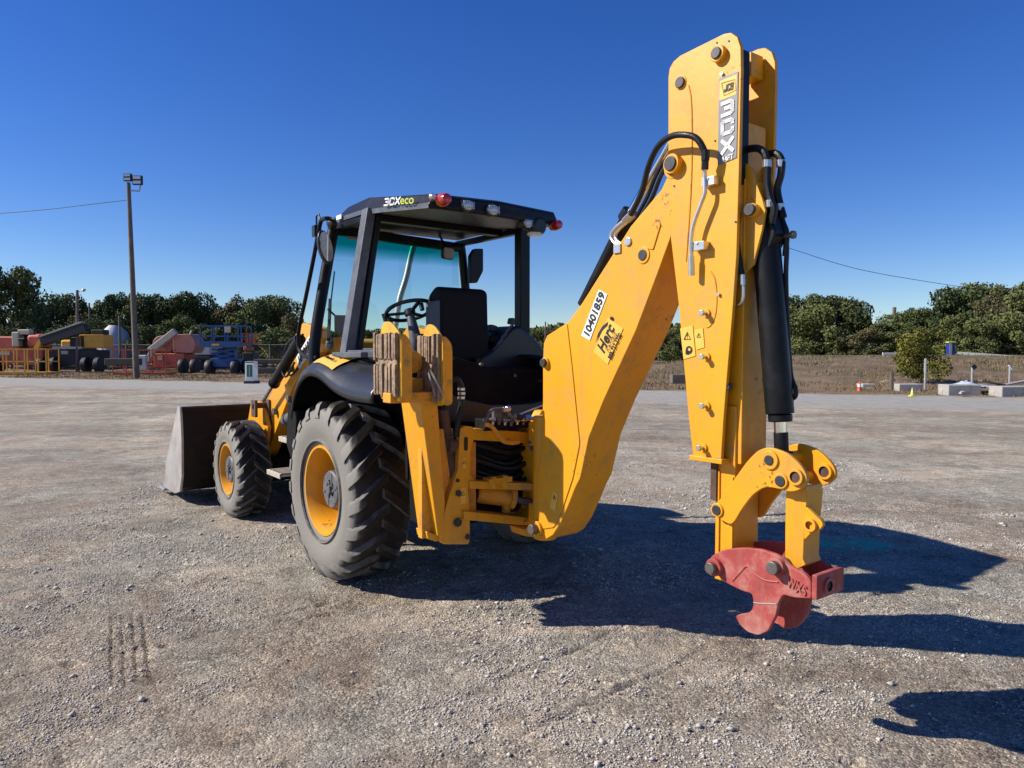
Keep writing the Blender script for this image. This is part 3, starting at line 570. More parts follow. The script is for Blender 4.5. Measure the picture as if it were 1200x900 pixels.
text('Herc', 'sticker_lettering', 'ink', BH, on_guard(-0.06, 0.45)+Vector((-0.006, 0, 0.008)), rr_, uu_, 0.10, width=0.2, bold=0.002, shear=0.3)
text('Rentals', 'sticker_lettering', 'ink', BH, on_guard(-0.07, 0.27)+Vector((-0.006, 0, 0.008)), rr_, uu_, 0.05, width=0.18)

# ---- canopy --------------------------------------------------------
cp = empty('canopy', (0, 0, 0), 0, BH)
# stations from rear to front: y, z of underside, z of top, half widths bottom and top
ST = [(-0.84, 2.685, 2.765, 0.52, 0.49), (-0.81, 2.68, 2.785, 0.575, 0.54), (-0.2, 2.74, 2.87, 0.64, 0.575), (0.15, 2.775, 2.92, 0.66, 0.60), (0.55, 2.785, 2.915, 0.66, 0.60), (0.80, 2.78, 2.88, 0.64, 0.58)]
CX = -0.07
def roof_pts():
    vs = []; fs = []
    for y, z0, z1, a, b in ST:
        cx = CX + 0.035 + (y+0.9)*0.035
        vs += [(cx-a, y, z0), (cx-a-0.005, y, z0+0.035), (cx-b, y, z1), (cx, y, z1+0.02), (cx+b, y, z1), (cx+a+0.005, y, z0+0.035), (cx+a, y, z0)]
    k = 7
    for i in range(len(ST)-1):
        for j in range(k): fs.append((i*k+j, i*k+(j+1) % k, (i+1)*k+(j+1) % k, (i+1)*k+j))
    fs += [tuple(range(k-1, -1, -1)), tuple((len(ST)-1)*k+j for j in range(k))]; return vs, fs
m = MB(); m.add(*roof_pts()); m.build('roof', 'black_metal', cp, 0.012)
m = MB()                                                     # pale strip along the left gutter
vs = []
for y, z0, z1, a, b in ST[1:]:
    cx = CX + 0.035 + (y+0.9)*0.035; vs += [(cx-a-0.009, y, z0+0.002), (cx-a-0.010, y, z0+0.037)]
m.add(vs, [(2*i, 2*i+1, 2*i+3, 2*i+2) for i in range(len(ST)-2)]); m.build('gutter_trim', 'post_grey', cp)
# roof underside frame tubes
m = MB(); m.beam((-0.62, 0.72, 2.74), (0.62, 0.72, 2.70), 0.07, 0.08); m.beam((-0.62, 0.0, 2.735), (0.58, 0.0, 2.735), 0.08, 0.05)
m.beam((-0.63, 0.0, 2.745), (-0.62, 0.72, 2.76), 0.06, 0.05); m.beam((0.58, -0.3, 2.72), (0.60, 0.72, 2.73), 0.06, 0.05); m.build('roof_frame', 'black_metal', cp, 0.008)
def post(pts, w, d, name='post', mt='black_metal'):
    m = MB()
    for a, b in zip(pts[:-1], pts[1:]): m.beam(a, b, w, d, up=(0, 1, 0))
    return m.build(name, mt, cp, 0.012)
post([(-0.655, 0.02, 2.80), (-0.865, 0.0, 1.66)], 0.075, 0.11, 'rear_post', 'post_grey')
post([(-0.590, 0.03, 2.78), (-0.790, 0.02, 1.60)], 0.05, 0.13, 'rear_post')
post([(0.592, -0.30, 2.74), (0.592, -0.30, 1.20)], 0.105, 0.09, 'rear_post')
fa = [(-0.635, 0.72, 2.80), (-0.66, 0.72, 2.68), (-0.76, 0.70, 2.2), (-0.83, 0.68, 1.85), (-0.855, 0.66, 1.60), (-0.85, 0.60, 1.40)]
m = MB(); m.tube(smooth_path(fa, 4), 0.048, 12); m.build('front_post', 'black_metal', cp)
fb = [(0.63, 0.72, 2.76), (0.66, 0.72, 2.6), (0.70, 0.70, 2.1), (0.72, 0.68, 1.5)]
m = MB(); m.tube(smooth_path(fb, 4), 0.042, 12); m.build('front_post', 'black_metal', cp)
# windscreen: glass, frame, stickers, wiper
gl = [(-0.60, 1.62), (-0.77, 1.66), (-0.64, 2.70), (0.60, 2.68), (0.68, 1.62)]
gl = [(-0.80, 1.55), (-0.625, 2.74), (0.60, 2.70), (0.69, 1.55)]
m = MB(); m.prism(gl, 'y', 0.715, 0.720); m.build('windscreen', 'glass', cp)
m = MB(); m.box((-0.8, 0.68, 1.52), (0.7, 0.76, 1.60)); m.build('windscreen_sill', 'black_metal', cp, 0.01)
for (a, b_) in (((443, 270), (461, 284)), ((407, 271), (418, 281)), ((392, 369), (405, 389))):
    p, q = xz(*a, 0.70), xz(*b_, 0.70); m = MB(); m.box((p[0], 0.700, q[1]), (q[0], 0.706, p[1])); m.build('glass_sticker', 'sticker_tan', cp)
m = MB(); m.beam(ony(384, 385, 0.80), ony(392, 318, 0.78), 0.012, 0.012); m.beam(ony(384, 362, 0.8), ony(406, 382, 0.78), 0.014, 0.014); m.beam(ony(385, 400, 0.8), ony(387, 350, 0.78), 0.02, 0.02); m.build('wiper', 'black_metal', cp)
# hand rail with mirror on the left
HX = -0.86
hr_ = [(391, 258), (384, 256), (377, 258), (374, 268), (368, 300), (358, 350), (350.5, 385), (349.5, 404), (353, 414), (362, 419), (372, 419)]
m = MB(); m.tube(smooth_path([onx(px, py, HX+0.16*(1 if i == 0 else 0)) for i, (px, py) in enumerate(hr_)], 5), 0.0175, 10); m.build('hand_rail', 'black_metal', cp)
c = onx(380.5, 290, HX-0.04)
m = MB(); el = [(math.cos(t)*0.062, math.sin(t)*0.135) for t in np.linspace(0, 2*math.pi, 20, endpoint=False)]
m.prism([(a, b) for a, b in el], 'y', -0.02, 0.012); mo = m.build('side_mirror', 'black_plastic', cp, 0.008); mo.location = c; mo.rotation_euler = (R_(-8), R_(-8), R_(8))
m = MB(); m.prism([(a*0.86, b*0.88) for a, b in el], 'y', -0.028, -0.020); m.build('mirror_glass', 'mirror', mo)
m = MB(); p = onx(371, 271, HX); m.box((p.x-0.03, p.y-0.03, p.z-0.045), (p.x+0.03, p.y+0.03, p.z+0.045)); m.tube([p+Vector((0,0,.04)), p+Vector((0, 0, .12)), p+Vector((0, -0.05, .13)), p+Vector((0, -0.08, 0.08))], 0.008, 8); m.build('mirror_clamp', 'black_plastic', cp, 0.005)
m = MB(); p = onx(389, 262, -0.72); m.lathe([(-0.04, 0.02), (-0.02, 0.05), (0.02, 0.05), (0.04, 0.02)], p, 'x', 14); m.build('front_lamp', 'black_plastic', cp)
# rear lamps
def lamp(px, py, y, r, mt, housing=True, tilt=0.15, sy=0.72, name='work_light'):
    p = ony(px, py, y); m = MB(); m.lathe([(0.0, r*0.9), (0.0, r*1.12), (-0.045, r*1.12), (-0.05, r*1.0)], (0, 0, 0), 'y', 24, closed=False); m.lathe([(0.005, r*1.1), (0.03, r*0.8), (0.04, 0.01)], (0,0,0), 'y', 24, closed=False)
    o = m.build(name, 'black_plastic', cp); o.location = p; o.scale = (1, 1, sy); m = MB()
    m.lathe([(-0.035, r*1.0), (-0.05, r*0.8), (-0.056, r*0.4), (-0.058, 0.004)], (0,0,0), 'y', 24, closed=False)
    for k in range(-3, 4): m.box((k*r*0.24-0.002, -0.059, -r*0.6), (k*r*0.24+0.002, -0.050, r*0.6))
    m.build('lens', mt, o); return o
lamp(544.5, 241.5, -0.81, 0.058, 'lens'); lamp(574, 247, -0.81, 0.060, 'lens'); lamp(615, 262, -0.78, 0.050, 'lens', sy=0.9)
def beacon(px, py, y, r):
    p = ony(px, py, y); m = MB(); m.lathe([(-0.035, r*0.5), (-0.03, r*0.8), (0.0, r), (0.02, r)], (p.x-0.01, p.y-0.06, p.z), 'y', 24); b1 = m.build('rear_lamp', 'red_lens', cp)
    m = MB(); m.lathe([(0.020, r*1.02), (0.055, r*0.98), (0.075, r*0.55)], (p.x-0.01, p.y-0.06, p.z), 'y', 24); m.build('amber_lens', 'amber', b1)
beacon(517.5, 235.5, -0.83, 0.044); beacon(648, 265, -0.80, 0.040)
m = MB(); p = ony(628, 266, -0.80); m.lathe([(-0.06, 0.05), (-0.045, 0.065), (0.02, 0.07), (0.05, 0.05)], p, 'y', 20); m.build('lamp_housing', 'black_plastic', cp)
m = MB(); p = ony(627, 273.5, -0.80); m.lathe([(-0.02, 0.055), (0.0, 0.06), (0.012, 0.05)], p, 'z', 20); m.build('work_light', 'lens', cp)
m = MB(); p = ony(507, 231, -0.83); m.lathe([(-0.02, 0.02), (0.0, 0.03), (0.02, 0.02)], p, 'y', 12); m.build('lamp_bracket', 'zinc', cp)
# roof side lettering
def roofside(y): cx = CX + 0.035 + (y+0.9)*0.035; return Vector((cx-0.665+(0.15-y)*0.035-0.004, y, 0))
pL = onx(456, 236, -0.685); pR_ = onx(476, 235, -0.665)
block_text('3CX', 'roof_lettering', 'sticker_white', cp, (-0.668, *yz(459, 236, -0.668)), Vector((0.06, -1, -0.1)), UP, 0.055, 0.045, 0.022, 0.012, shear=0.25)
text('eco', 'roof_lettering', 'ink_lime', cp, (-0.655, *yz(477, 234.5, -0.655)), Vector((0.09, -1, -0.12)), UP, 0.085, width=0.17, bold=0.001)
m = MB(); m.box((-0.672, 0.50, 2.80), (-0.668, 0.60, 2.835)); m.build('roof_sticker', 'sticker_white', cp)

# ---- driver's place -------------------------------------------------
m = MB(); m.box((-0.58, -0.72, 1.02), (0.62, 0.72, 1.10)); m.box((-0.58, 0.62, 1.1), (0.62, 0.74, 1.58)); m.build('cab_floor', 'dark_under', BH, 0.01)
sx0, sx1 = -0.235, 0.215
seat = empty('seat', (0, 0, 0), 0, BH)
m = MB(); m.prism(rc([(-0.36, 1.62), (-0.34, 2.19), (-0.25, 2.22), (-0.14, 2.15), (-0.06, 1.75), (-0.08, 1.60)], 0.04), 'x', sx0, sx1); m.build('backrest', 'seat_fabric', seat, 0.03, seg=4)
m = MB(); m.prism(rc([(-0.30, 1.46), (-0.30, 1.63), (0.22, 1.64), (0.28, 1.56), (0.24, 1.46)], 0.05), 'x', sx0, sx1); m.build('cushion', 'seat_fabric', seat, 0.03, seg=4)
m = MB(); m.box((sx0+0.04, -0.26, 1.10), (sx1-0.04, 0.2, 1.46)); m.box((sx0-0.02, -0.30, 1.40), (sx1+0.02, 0.24, 1.45)); m.build('suspension_box', 'black_metal', seat, 0.02)
for x in (sx0-0.06, sx1+0.06):
    m = MB(); m.prism(rc([(-0.34, 1.78), (-0.34, 1.84), (0.0, 1.85), (0.0, 1.80)], 0.02), 'x', x-0.035, x+0.035); m.build('armrest', 'seat_fabric', seat, 0.015)
# steering wheel and column
stc = onx(480, 364, -0.30)
sw = MB(); ax = Vector((0, 0.42, 1)).normalized(); e1 = Vector((1, 0, 0)); e2 = ax.cross(e1)
sw.tube([stc + (e1*math.cos(t)+e2*math.sin(t))*0.19 for t in np.linspace(0, 2*math.pi, 33)], 0.016, 8, cap=False)
for t in (0.5, 2.6, 4.7): sw.beam(stc-ax*0.02, stc+(e1*math.cos(t)+e2*math.sin(t))*0.18, 0.03, 0.014, up=ax)
sw.cyl(stc-ax*0.04, stc+ax*0.005, 0.045, 14); sw.tube([stc+e1*0.12+ax*0.01, stc+e1*0.12+ax*0.07], 0.02, 8); sw.build('steering_wheel', 'black_plastic', BH)
m = MB(); m.tube([stc-ax*0.02, stc-ax*0.25, stc-ax*0.45+Vector((0, 0.12, -0.2))], [0.03, 0.05, 0.07], 12); m.beam((stc.x-0.06, stc.y+0.0, 1.1), (stc.x-0.06, stc.y+0.2, 1.75), 0.16, 0.14); m.build('steering_column', 'post_grey', BH, 0.01)
m = MB(); m.prism(rc([(0.52, 1.1), (0.50, 1.62), (0.56, 1.72), (0.68, 1.74), (0.70, 1.1)], 0.03), 'x', -0.52, 0.60); m.build('dashboard', 'black_plastic', BH, 0.015)
for px, py, l_ in ((452, 372, 0.16), (458, 376, 0.2)):
    p = onx(px, py, -0.42); m = MB(); m.tube([p, p+Vector((0.02, -0.03, -l_))], 0.009, 8); m.cyl(p+Vector((-0.012, 0.012, 0.03)), p+Vector((0.002, 0, -0.03)), 0.02, 10); m.build('lever', 'black_plastic', BH)
# interior mirror, reflector housing, blade near the right front post
c = ony(526, 297, 0.45); m = MB(); m.prism(rc([(-0.075, -0.055), (0.075, -0.055), (0.08, 0.055), (-0.08, 0.055)], 0.03), 'y', 0, 0.03); mi = m.build('interior_mirror', 'black_plastic', cp, 0.006); mi.location = c; mi.rotation_euler = (R_(5), 0, R_(18))
m = MB(); m.prism(rc([(-0.065, -0.045), (0.065, -0.045), (0.07, 0.045), (-0.07, 0.045)], 0.025), 'y', -0.004, 0.0); m.build('mirror_glass', 'sticker_tan', mi)
m = MB(); m.beam(c+Vector((0, 0.03, 0.03)), c+Vector((0.02, 0.2, 0.2)), 0.015, 0.015); m.build('mirror_bracket', 'black_metal', cp)
m = MB(); m.prism(rc([xz(px, py, 0.6) for px, py in [(548, 300), (553, 292), (563, 292), (563, 318), (556, 332), (548, 332)]], 0.015), 'y', 0.55, 0.60); m.build('fire_extinguisher_bracket', 'black_metal', cp, 0.006)
# console to the right of the seat, levers
m = MB(); pts = [xz(px, py, -0.35) for px, py in [(560, 445), (558, 420), (573, 412), (590, 393), (598, 383), (608, 381), (620, 392), (634, 406), (642, 425), (644, 470), (600, 475), (560, 465)]]
m.prism(rc(pts, 0.05), 'y', -0.38, 0.30); m.build('side_console', 'black_plastic', BH, 0.03, seg=3)
for px, py, y in ((577, 385, -0.2), (601, 377, -0.1)):
    p = ony(px, py, y); m = MB(); m.tube([p, p+Vector((0, 0.02, -0.35))], 0.009, 8); m.prism(rc([(p.x-0.045, p.z-0.02), (p.x+0.04, p.z-0.03), (p.x+0.034, p.z+0.02), (p.x-0.03, p.z+0.035)], 0.015), 'y', p.y-0.03, p.y+0.03); m.build('control_lever', 'black_plastic', BH, 0.008)
for px, py, y, hgt in ((585, 398, -0.30, 0.16), (592, 402, -0.32, 0.14), (566, 392, -0.28, 0.25), (571, 396, -0.30, 0.22)):
    p = ony(px, py, y); m = MB(); m.tube([p, p+Vector((0.01, 0.02, -hgt))], 0.007, 8); m.lathe([(-0.03, 0.010), (-0.01, 0.019), (0.015, 0.019), (0.028, 0.008)], p, 'z', 12); m.build('joystick', 'black_plastic', BH)
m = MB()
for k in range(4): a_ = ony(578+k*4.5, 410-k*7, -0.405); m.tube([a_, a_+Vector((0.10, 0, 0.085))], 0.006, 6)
sr = m.build('cover_rib_gloss', 'post_grey', BH); sr['kind'] = 'stuff'  # grey strips paint the glossy edges of the ridged cover
p = ony(560, 428, -0.40); m = MB(); m.box((p.x-0.03, p.y-0.02, p.z-0.16), (p.x+0.02, p.y+0.03, p.z+0.06)); m.build('pedal_post', 'black_metal', BH, 0.008)
m = MB(); m.box((sx0-0.004, -0.33, 1.66), (sx0+0.001, -0.12, 2.10)); m.build('seat_side_lit', 'hub_grey', seat, 0.003)  # grey sheet paints the sunlight on the backrest's left side
m = MB(); m.tube(smooth_path([(sx1-0.02, -0.30, 1.62), (sx1+0.06, -0.28, 1.66), (sx1+0.07, -0.2, 1.5), (sx1+0.05, -0.1, 1.45)], 5), 0.012, 6); m.build('seat_belt', 'hub_grey', seat)
# rear cab wall (dark) with curved sill
m = MB(); low = [xz(px, py, -0.74) for px, py in [(505, 496), (505, 452), (520, 458), (545, 468), (575, 474), (600, 474), (625, 472), (645, 466), (650, 495)]]
m.prism(low, 'y', -0.74, -0.60); m.build('rear_sill', 'black_plastic', BH, 0.012)
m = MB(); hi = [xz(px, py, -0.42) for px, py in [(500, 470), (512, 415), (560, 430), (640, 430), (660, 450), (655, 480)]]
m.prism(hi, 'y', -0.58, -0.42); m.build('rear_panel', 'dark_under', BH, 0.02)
m = MB()
for k, (px, py) in enumerate(((563, 427), (602, 440), (632, 446))): p = ony(px, py, -0.585); m.cyl(p, p+Vector((0, -0.02, 0)), 0.014, 10)
m.build('panel_screws', 'pin_steel', BH)

# ---- rear frame -----------------------------------------------------
FY = -1.33
fr = empty('rear_frame', (0, 0, 0), 0, BH)
lp = [(540, 502), (546, 499), (554, 500), (558, 506), (556, 514), (552, 530), (551.5, 553), (551, 556), (557, 563), (549, 572), (551, 605), (551, 633), (549, 638), (520, 638), (515, 632), (521, 600), (527, 580), (537, 550), (538, 530)]
m = MB(); m.prism(rc([xz(px, py, FY) for px, py in lp], 0.01), 'y', FY, FY+0.05); m.build('side_bracket', 'yellow', fr, 0.006)
def rail(a, b_, h, d0, d1, name='slide_rail', mt='yellow'):
    p, q = xz(*a, FY), xz(*b_, FY); m = MB(); m.prism([(p[0], p[1]), (q[0], q[1]), (q[0], q[1]-h), (p[0], p[1]-h)], 'y', FY+d0, FY+d1); return m.build(name, mt, fr, 0.006)
rail((556, 502), (642, 508), 0.075, 0.0, 0.09); rail((549, 563), (625, 566), 0.05, -0.02, 0.1); rail((541, 598), (640, 608), 0.055, -0.03, 0.1)
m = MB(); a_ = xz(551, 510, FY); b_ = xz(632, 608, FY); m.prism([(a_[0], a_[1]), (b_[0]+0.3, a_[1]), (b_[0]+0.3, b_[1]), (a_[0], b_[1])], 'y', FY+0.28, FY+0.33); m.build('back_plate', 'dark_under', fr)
m = MB(); m.box((-0.95, FY+0.05, 0.55), (-0.72, FY+0.10, 1.22)); m.build('back_plate', 'yellow_worn', fr, 0.005)
m = MB(); m.box((0.34, FY, 0.6), (0.42, FY+0.05, 1.2)); m.build('side_bracket', 'yellow', fr, 0.006)
m = MB(); m.box((-0.84, -1.24, 0.58), (-0.50, -0.92, 1.18)); m.build('shadow_box', 'dark_under', fr, 0.01)  # added hidden box, closes a gap in the machine's ground shadow
for x0 in (-0.60, 0.40): m = MB(); m.box((x0, -1.27, 0.66), (x0+0.06, -0.5, 1.12)); m.build('frame_rail', 'yellow_worn', fr, 0.006)
for x0 in (-0.84, 0.60): m = MB(); m.box((x0, -0.90, 0.85), (x0+0.24, -0.87, 1.42)); m.build('shadow_flap', 'dark_under', BH, 0.005)  # added plates, fill out the ground shadow behind the tyres
for (px, py, r) in ((536, 612, 0.028), (548, 629, 0.018), (536, 563, 0.012), (537, 578, 0.02)):
    p = ony(px, py, FY-0.004); m = MB(); m.cyl(p, p+Vector((0, -0.012, 0)), r, 14); m.build('bolt', 'pin_dark', fr, 0.002)
p, q = ony(546, 512, FY-0.002), ony(546, 528, FY-0.002); m = MB(); m.prism(rc([(p.x-0.013, p.z), (p.x+0.013, p.z), (q.x+0.013, q.z), (q.x-0.013, q.z)], 0.012), 'y', FY-0.004, FY+0.001); m.build('slot', 'ink', fr)
for a, b_ in (((542, 537), (546, 549)), ((540, 572), (546, 590))):
    p, q = xz(*a, FY-0.003), xz(*b_, FY-0.003); m = MB(); m.box((p[0], FY-0.003, q[1]), (q[0], FY-0.001, p[1])); st = m.build('warning_sticker', 'sticker_yellow', fr)
    m = MB(); cx, cz = (p[0]+q[0])/2, (p[1]*0.65+q[1]*0.35); m.tube([(cx-0.012, FY-0.004, cz-0.012), (cx+0.012, FY-0.004, cz-0.012), (cx, FY-0.004, cz+0.012), (cx-0.012, FY-0.004, cz-0.012)], 0.0018, 4); m.build('warning_mark', 'ink', st)
# swing rams (yellow) across the frame
m = MB(); p = ony(558, 578, FY+0.12); q = ony(596, 583, FY+0.06); r_ = ony(625, 590, FY+0.0)
m.cyl(p, q, 0.062, 18); m.cyl(q, q+(q-p).normalized()*0.035, 0.078, 18); m.cyl(q+Vector((-0.02, 0, 0.05)), q+Vector((-0.02, 0, -0.1)), 0.03, 12); sw_ = m.build('swing_ram', 'yellow_worn', fr, 0.004)
m = MB(); m.cyl(q, r_, 0.026, 12); m.build('rod', 'pin_steel', sw_)
m = MB(); p = ony(583, 563, FY-0.01); m.box((p.x-0.08, FY-0.04, p.z-0.015), (p.x+0.10, FY+0.05, p.z+0.02)); m.cyl((p.x-0.04, FY-0.02, p.z-0.05), (p.x-0.04, FY-0.02, p.z+0.03), 0.02, 10); m.cyl((p.x+0.05, FY-0.02, p.z-0.05), (p.x+0.05, FY-0.02, p.z+0.03), 0.02, 10); m.build('ram_bracket', 'yellow', fr, 0.004)
# kingpost carriage
m = MB(); kp = [xz(px, py, FY-0.02) for px, py in [(620, 500), (626, 496), (650, 499), (650, 600), (632, 615), (612, 612), (625, 598), (627, 580), (624, 520)]]
m.prism(kp, 'y', FY-0.05, FY+0.12); m.build('carriage_plate', 'yellow', fr, 0.008)
m = MB(); m.cyl((-0.26, -1.63, 0.52), (-0.26, -1.63, 1.30), 0.075, 20); m.box((-0.20, -1.63, 0.56), (-0.02, -1.38, 0.70)); m.box((-0.20, -1.63, 1.08), (-0.02, -1.38, 1.24)); m.box((-0.12, -1.40, 0.56), (0.25, -1.28, 1.22)); m.build('kingpost', 'yellow', fr, 0.01)
m = MB(); m.prism([xz(px, py, FY-0.04) for px, py in [(612, 620), (633, 612), (640, 632), (630, 630), (614, 628)]], 'y', FY-0.05, FY+0.1); m.build('lower_lug', 'yellow_worn', fr, 0.004)
p = ony(630, 523, FY-0.05); m = MB(); m.cyl(p, p+Vector((0,-0.006,0)), 0.026, 18); m.build('access_hole', 'ink', fr)
# upper yellow lugs near the valve
m = MB(); m.prism(rc([xz(px, py, FY+0.02) for px, py in [(626, 489), (630, 481), (636, 480), (642, 486), (642, 503), (624, 503)]], 0.01), 'y', FY-0.02, FY+0.06); m.build('hose_lug', 'yellow', fr, 0.006)
m = MB(); m.prism(rc([xz(px, py, FY-0.06) for px, py in [(619, 517), (624, 515), (633, 522), (632, 530), (622, 528)]], 0.004), 'y', FY-0.09, FY-0.05); m.build('latch_block', 'post_grey', fr, 0.005)
# bundle of black hoses seen through the frame
for k in range(9):
    zz = 0.86 + 0.036*k; yy = FY+0.10+0.03*(k % 3); x0, x1 = -0.60, 0.05; sag = 0.05+0.02*random.random()
    m = MB(); m.tube(smooth_path([(x0, yy, zz+0.06), (x0+0.12, yy-0.02, zz+0.01), (-0.28, yy-0.04, zz-sag), (x1-0.15, yy-0.02, zz-0.02), (x1, yy, zz+0.03)], 5), 0.017, 8); m.build('hydraulic_hose', 'hose', fr)
# hose loop by the stabiliser, pipework on top of the frame
m = MB(); m.tube(smooth_path([ony(px, py, -1.30) for px, py in [(522, 478), (522, 458), (528, 446), (536, 445), (541, 455), (541, 472), (537, 492), (534, 512)]], 6), 0.020, 10); m.build('hose_loop', 'hose', fr)
for px, py in ((540.5, 456), (541, 461), (540.5, 466)): p = ony(px, py, -1.302); m = MB(); m.cyl(p+Vector((0,0,-0.008)), p+Vector((0,0,0.008)), 0.024, 10); m.build('cable_tie', 'zinc', fr)
m = MB(); m.tube(smooth_path([ony(px, py, FY-0.05) for px, py in [(567, 501), (570, 490), (576, 481), (585, 479), (594, 479)]], 5), 0.011, 8); m.build('guard_bar', 'post_grey', fr)
m = MB(); p, q = xz(578, 481, FY-0.02), xz(587, 492, FY-0.02); m.box((p[0], FY-0.03, q[1]), (q[0], FY, p[1])); m.build('valve_plate', 'post_grey', fr, 0.003)
m = MB(); p, q = xz(566, 491, FY), xz(620, 501, FY); m.box((p[0], FY-0.02, q[1]), (q[0], FY+0.10, p[1])); m.build('valve_block', 'dark_under', fr, 0.01)
for k in range(7):
    p = ony(570+k*7.2, 493+random.uniform(-1, 1), FY-0.03); m = MB(); m.cyl(p+Vector((-0.018, 0, 0)), p+Vector((0.018, 0, 0)), 0.015, 6); m.cyl(p+Vector((0, 0, -0.03)), p+Vector((0, 0, 0.0)), 0.010, 8); m.build('pipe_fitting', 'zinc' if k % 2 else 'pin_steel', fr)
for pts, r, mt in (([(568, 497), (576, 500), (583, 508), (590, 517), (600, 519), (608, 518)], 0.014, 'yellow_worn'), ([(604, 488), (612, 489), (618, 490)], 0.020, 'hose'), ([(616, 489), (622, 490), (632, 492), (637, 498), (643, 499)], 0.014, 'zinc'),
                   ([(606, 487), (615, 483), (625, 479), (636, 475)], 0.005, 'zinc'), ([(594, 478), (597, 486), (603, 492)], 0.012, 'pin_steel')):
    m = MB(); m.tube(smooth_path([ony(px, py, FY-0.06) for px, py in pts], 5), r, 8); m.build('pipe', mt, fr)
p = ony(617, 489.5, FY-0.06); m = MB(); m.cyl(p+Vector((-0.02,0,0)), p+Vector((0.02,0,0)), 0.024, 6); m.cyl(p+Vector((-0.04,0,0)), p+Vector((-0.025,0,0)), 0.02, 6); m.build('pipe_fitting', 'chrome', fr)
for (px, py) in ((595, 479), (592, 480)): p = ony(px, py, FY-0.06); m = MB(); m.cyl(p+Vector((-0.015,0,0)), p+Vector((0.015,0,0)), 0.018, 8); m.build('pipe_fitting', 'zinc', fr)

# ---- stabilisers ------------------------------------------------------
def stabiliser(mirror):
    st = empty('stabiliser', (0, 0, 0), 0, BH)
    sy = -1.34
    rp_ = [xz(px, py, sy) for px, py in [(495, 472), (514, 472), (522, 590), (521, 630), (518, 636), (500, 633), (497, 620)]]
    m = MB(); a = [xz(493, 472, sy), xz(513, 472, sy), xz(522, 588, sy), xz(519, 632, sy), xz(513, 628, sy)]
    b = [(x, z) for x, z in a]; m.prism(b, 'y', sy, sy+0.25)
    lz = xz(505, 632, sy); m.prism([(a[4][0]-0.06, a[4][1]+0.03), (a[3][0], a[3][1]+0.02), (a[3][0]-0.02, a[3][1]-0.02), (a[4][0]-0.05, a[4][1]-0.02)], 'y', sy+0.03, sy+0.17)
    L = [m.build('leg_box', 'yellow', st, 0.008)]
    p = xz(481, 470, sy+0.2); m = MB(); m.box((a[0][0]+0.0, sy-0.02, a[0][1]-0.01), (a[1][0]+0.04, sy+0.2, a[0][1]+0.03)); L.append(m.build('pad_carrier', 'yellow_worn', st, 0.006))
    # dark rusty ram between leg and frame
    m = MB(); m.cyl(ony(519, 480, sy+0.08), ony(530, 560, sy+0.08), 0.035, 12); m.cyl(ony(524, 522, sy+0.06), ony(532, 522, sy+0.06), 0.045, 10); L.append(m.build('stabiliser_ram', 'rust', st))
    # two laminated street pads
    for (x, p0, p1) in ((-1.20, (436, 388), (462, 465)), (-0.93, (487, 391), (511, 471))):
        y1, z1 = yz(*p0, x); y0, z0 = yz(*p1, x); n_ = 9; m = MB(); rnd = random.Random(int(abs(x)*100)); dz = 0.0
        z1 = (z1+yz(p1[0], p0[1], x)[1])/2; z0 = (z0+yz(p0[0], p1[1], x)[1])/2; zc = (z0+z1)/2+0.01
        for k in range(n_):
            ya = y0+(y1-y0)*k/n_; yb = y0+(y1-y0)*(k+1)/n_-0.006; jx = rnd.uniform(0, 0.016)
            for (u0, u1) in ((z0, zc-0.006), (zc+0.006, z1)):
                e = 0.018*rnd.random(); pr = rc([(x+jx, u0+e), (x+0.034, u0+e), (x+0.034, u1-e), (x+jx, u1-e)], 0.012, 2)
                m.prism(pr, 'y', ya+rnd.uniform(0, 0.006), yb+rnd.uniform(-0.004, 0.002))
        m.box((x+0.02, y0+0.005, z0+0.02), (x+0.030, y1-0.008, z1-0.02)); L.append(m.build('street_pad', 'tan_rubber', st))
        m = MB(); m.prism(rc([(y0-0.02, z0-0.02), (y0-0.02, z1-0.03), ((y0+y1)/2-0.03, z1+0.055), ((y0+y1)/2+0.06, z1+0.06), (y1-0.02, z1-0.03), (y1-0.02, z0-0.02)], 0.05), 'x', x+0.036, x+0.050); L.append(m.build('pad_holder', 'yellow_green', st, 0.004))
        m = MB(); m.prism(rc([(x+0.062, z0-0.02), (x+0.13, z0-0.02), (x+0.13, z1-0.06), (x+0.062, z1+0.0)], 0.04), 'y', y0+0.02, y0+0.05); L.append(m.build('holder_web', 'yellow_green', st, 0.004))
    # frayed strap ends on the second pad
    m = MB(); 
    for a1, a2 in (((504, 433), (519, 462)), ((502, 436), (510, 464))): p, q = onx(*a1, -0.95), onx(*a2, -0.96); m.beam(p, q, 0.016, 0.004, up=(1,0,0))
    L.append(m.build('strap_end', 'sticker_white' if False else 'zinc', st))
    y, z = yz(475, 462, -0.8); m = MB(); m.box((-1.20, -1.36, 1.40), (-0.84, -1.26, 1.46)); L.append(m.build('foot_bar', 'yellow_worn', st, 0.006))
    m = MB(); p = ony(484, 424, -1.25); m.lathe([(-0.06, 0.03), (-0.05, 0.07), (0.05, 0.07), (0.06, 0.03)], (p.x+0.0, p.y+0.05, p.z), 'y', 16); m.box((p.x-0.09, p.y+0.0, p.z-0.22), (p.x+0.10, p.y+0.08, p.z-0.10)); L.append(m.build('pivot_head', 'yellow_worn', st, 0.006))
    if mirror:
        for o in L: o.scale = (-1, 1, 1); o.location.x = -0.68
stabiliser(False); stabiliser(True)

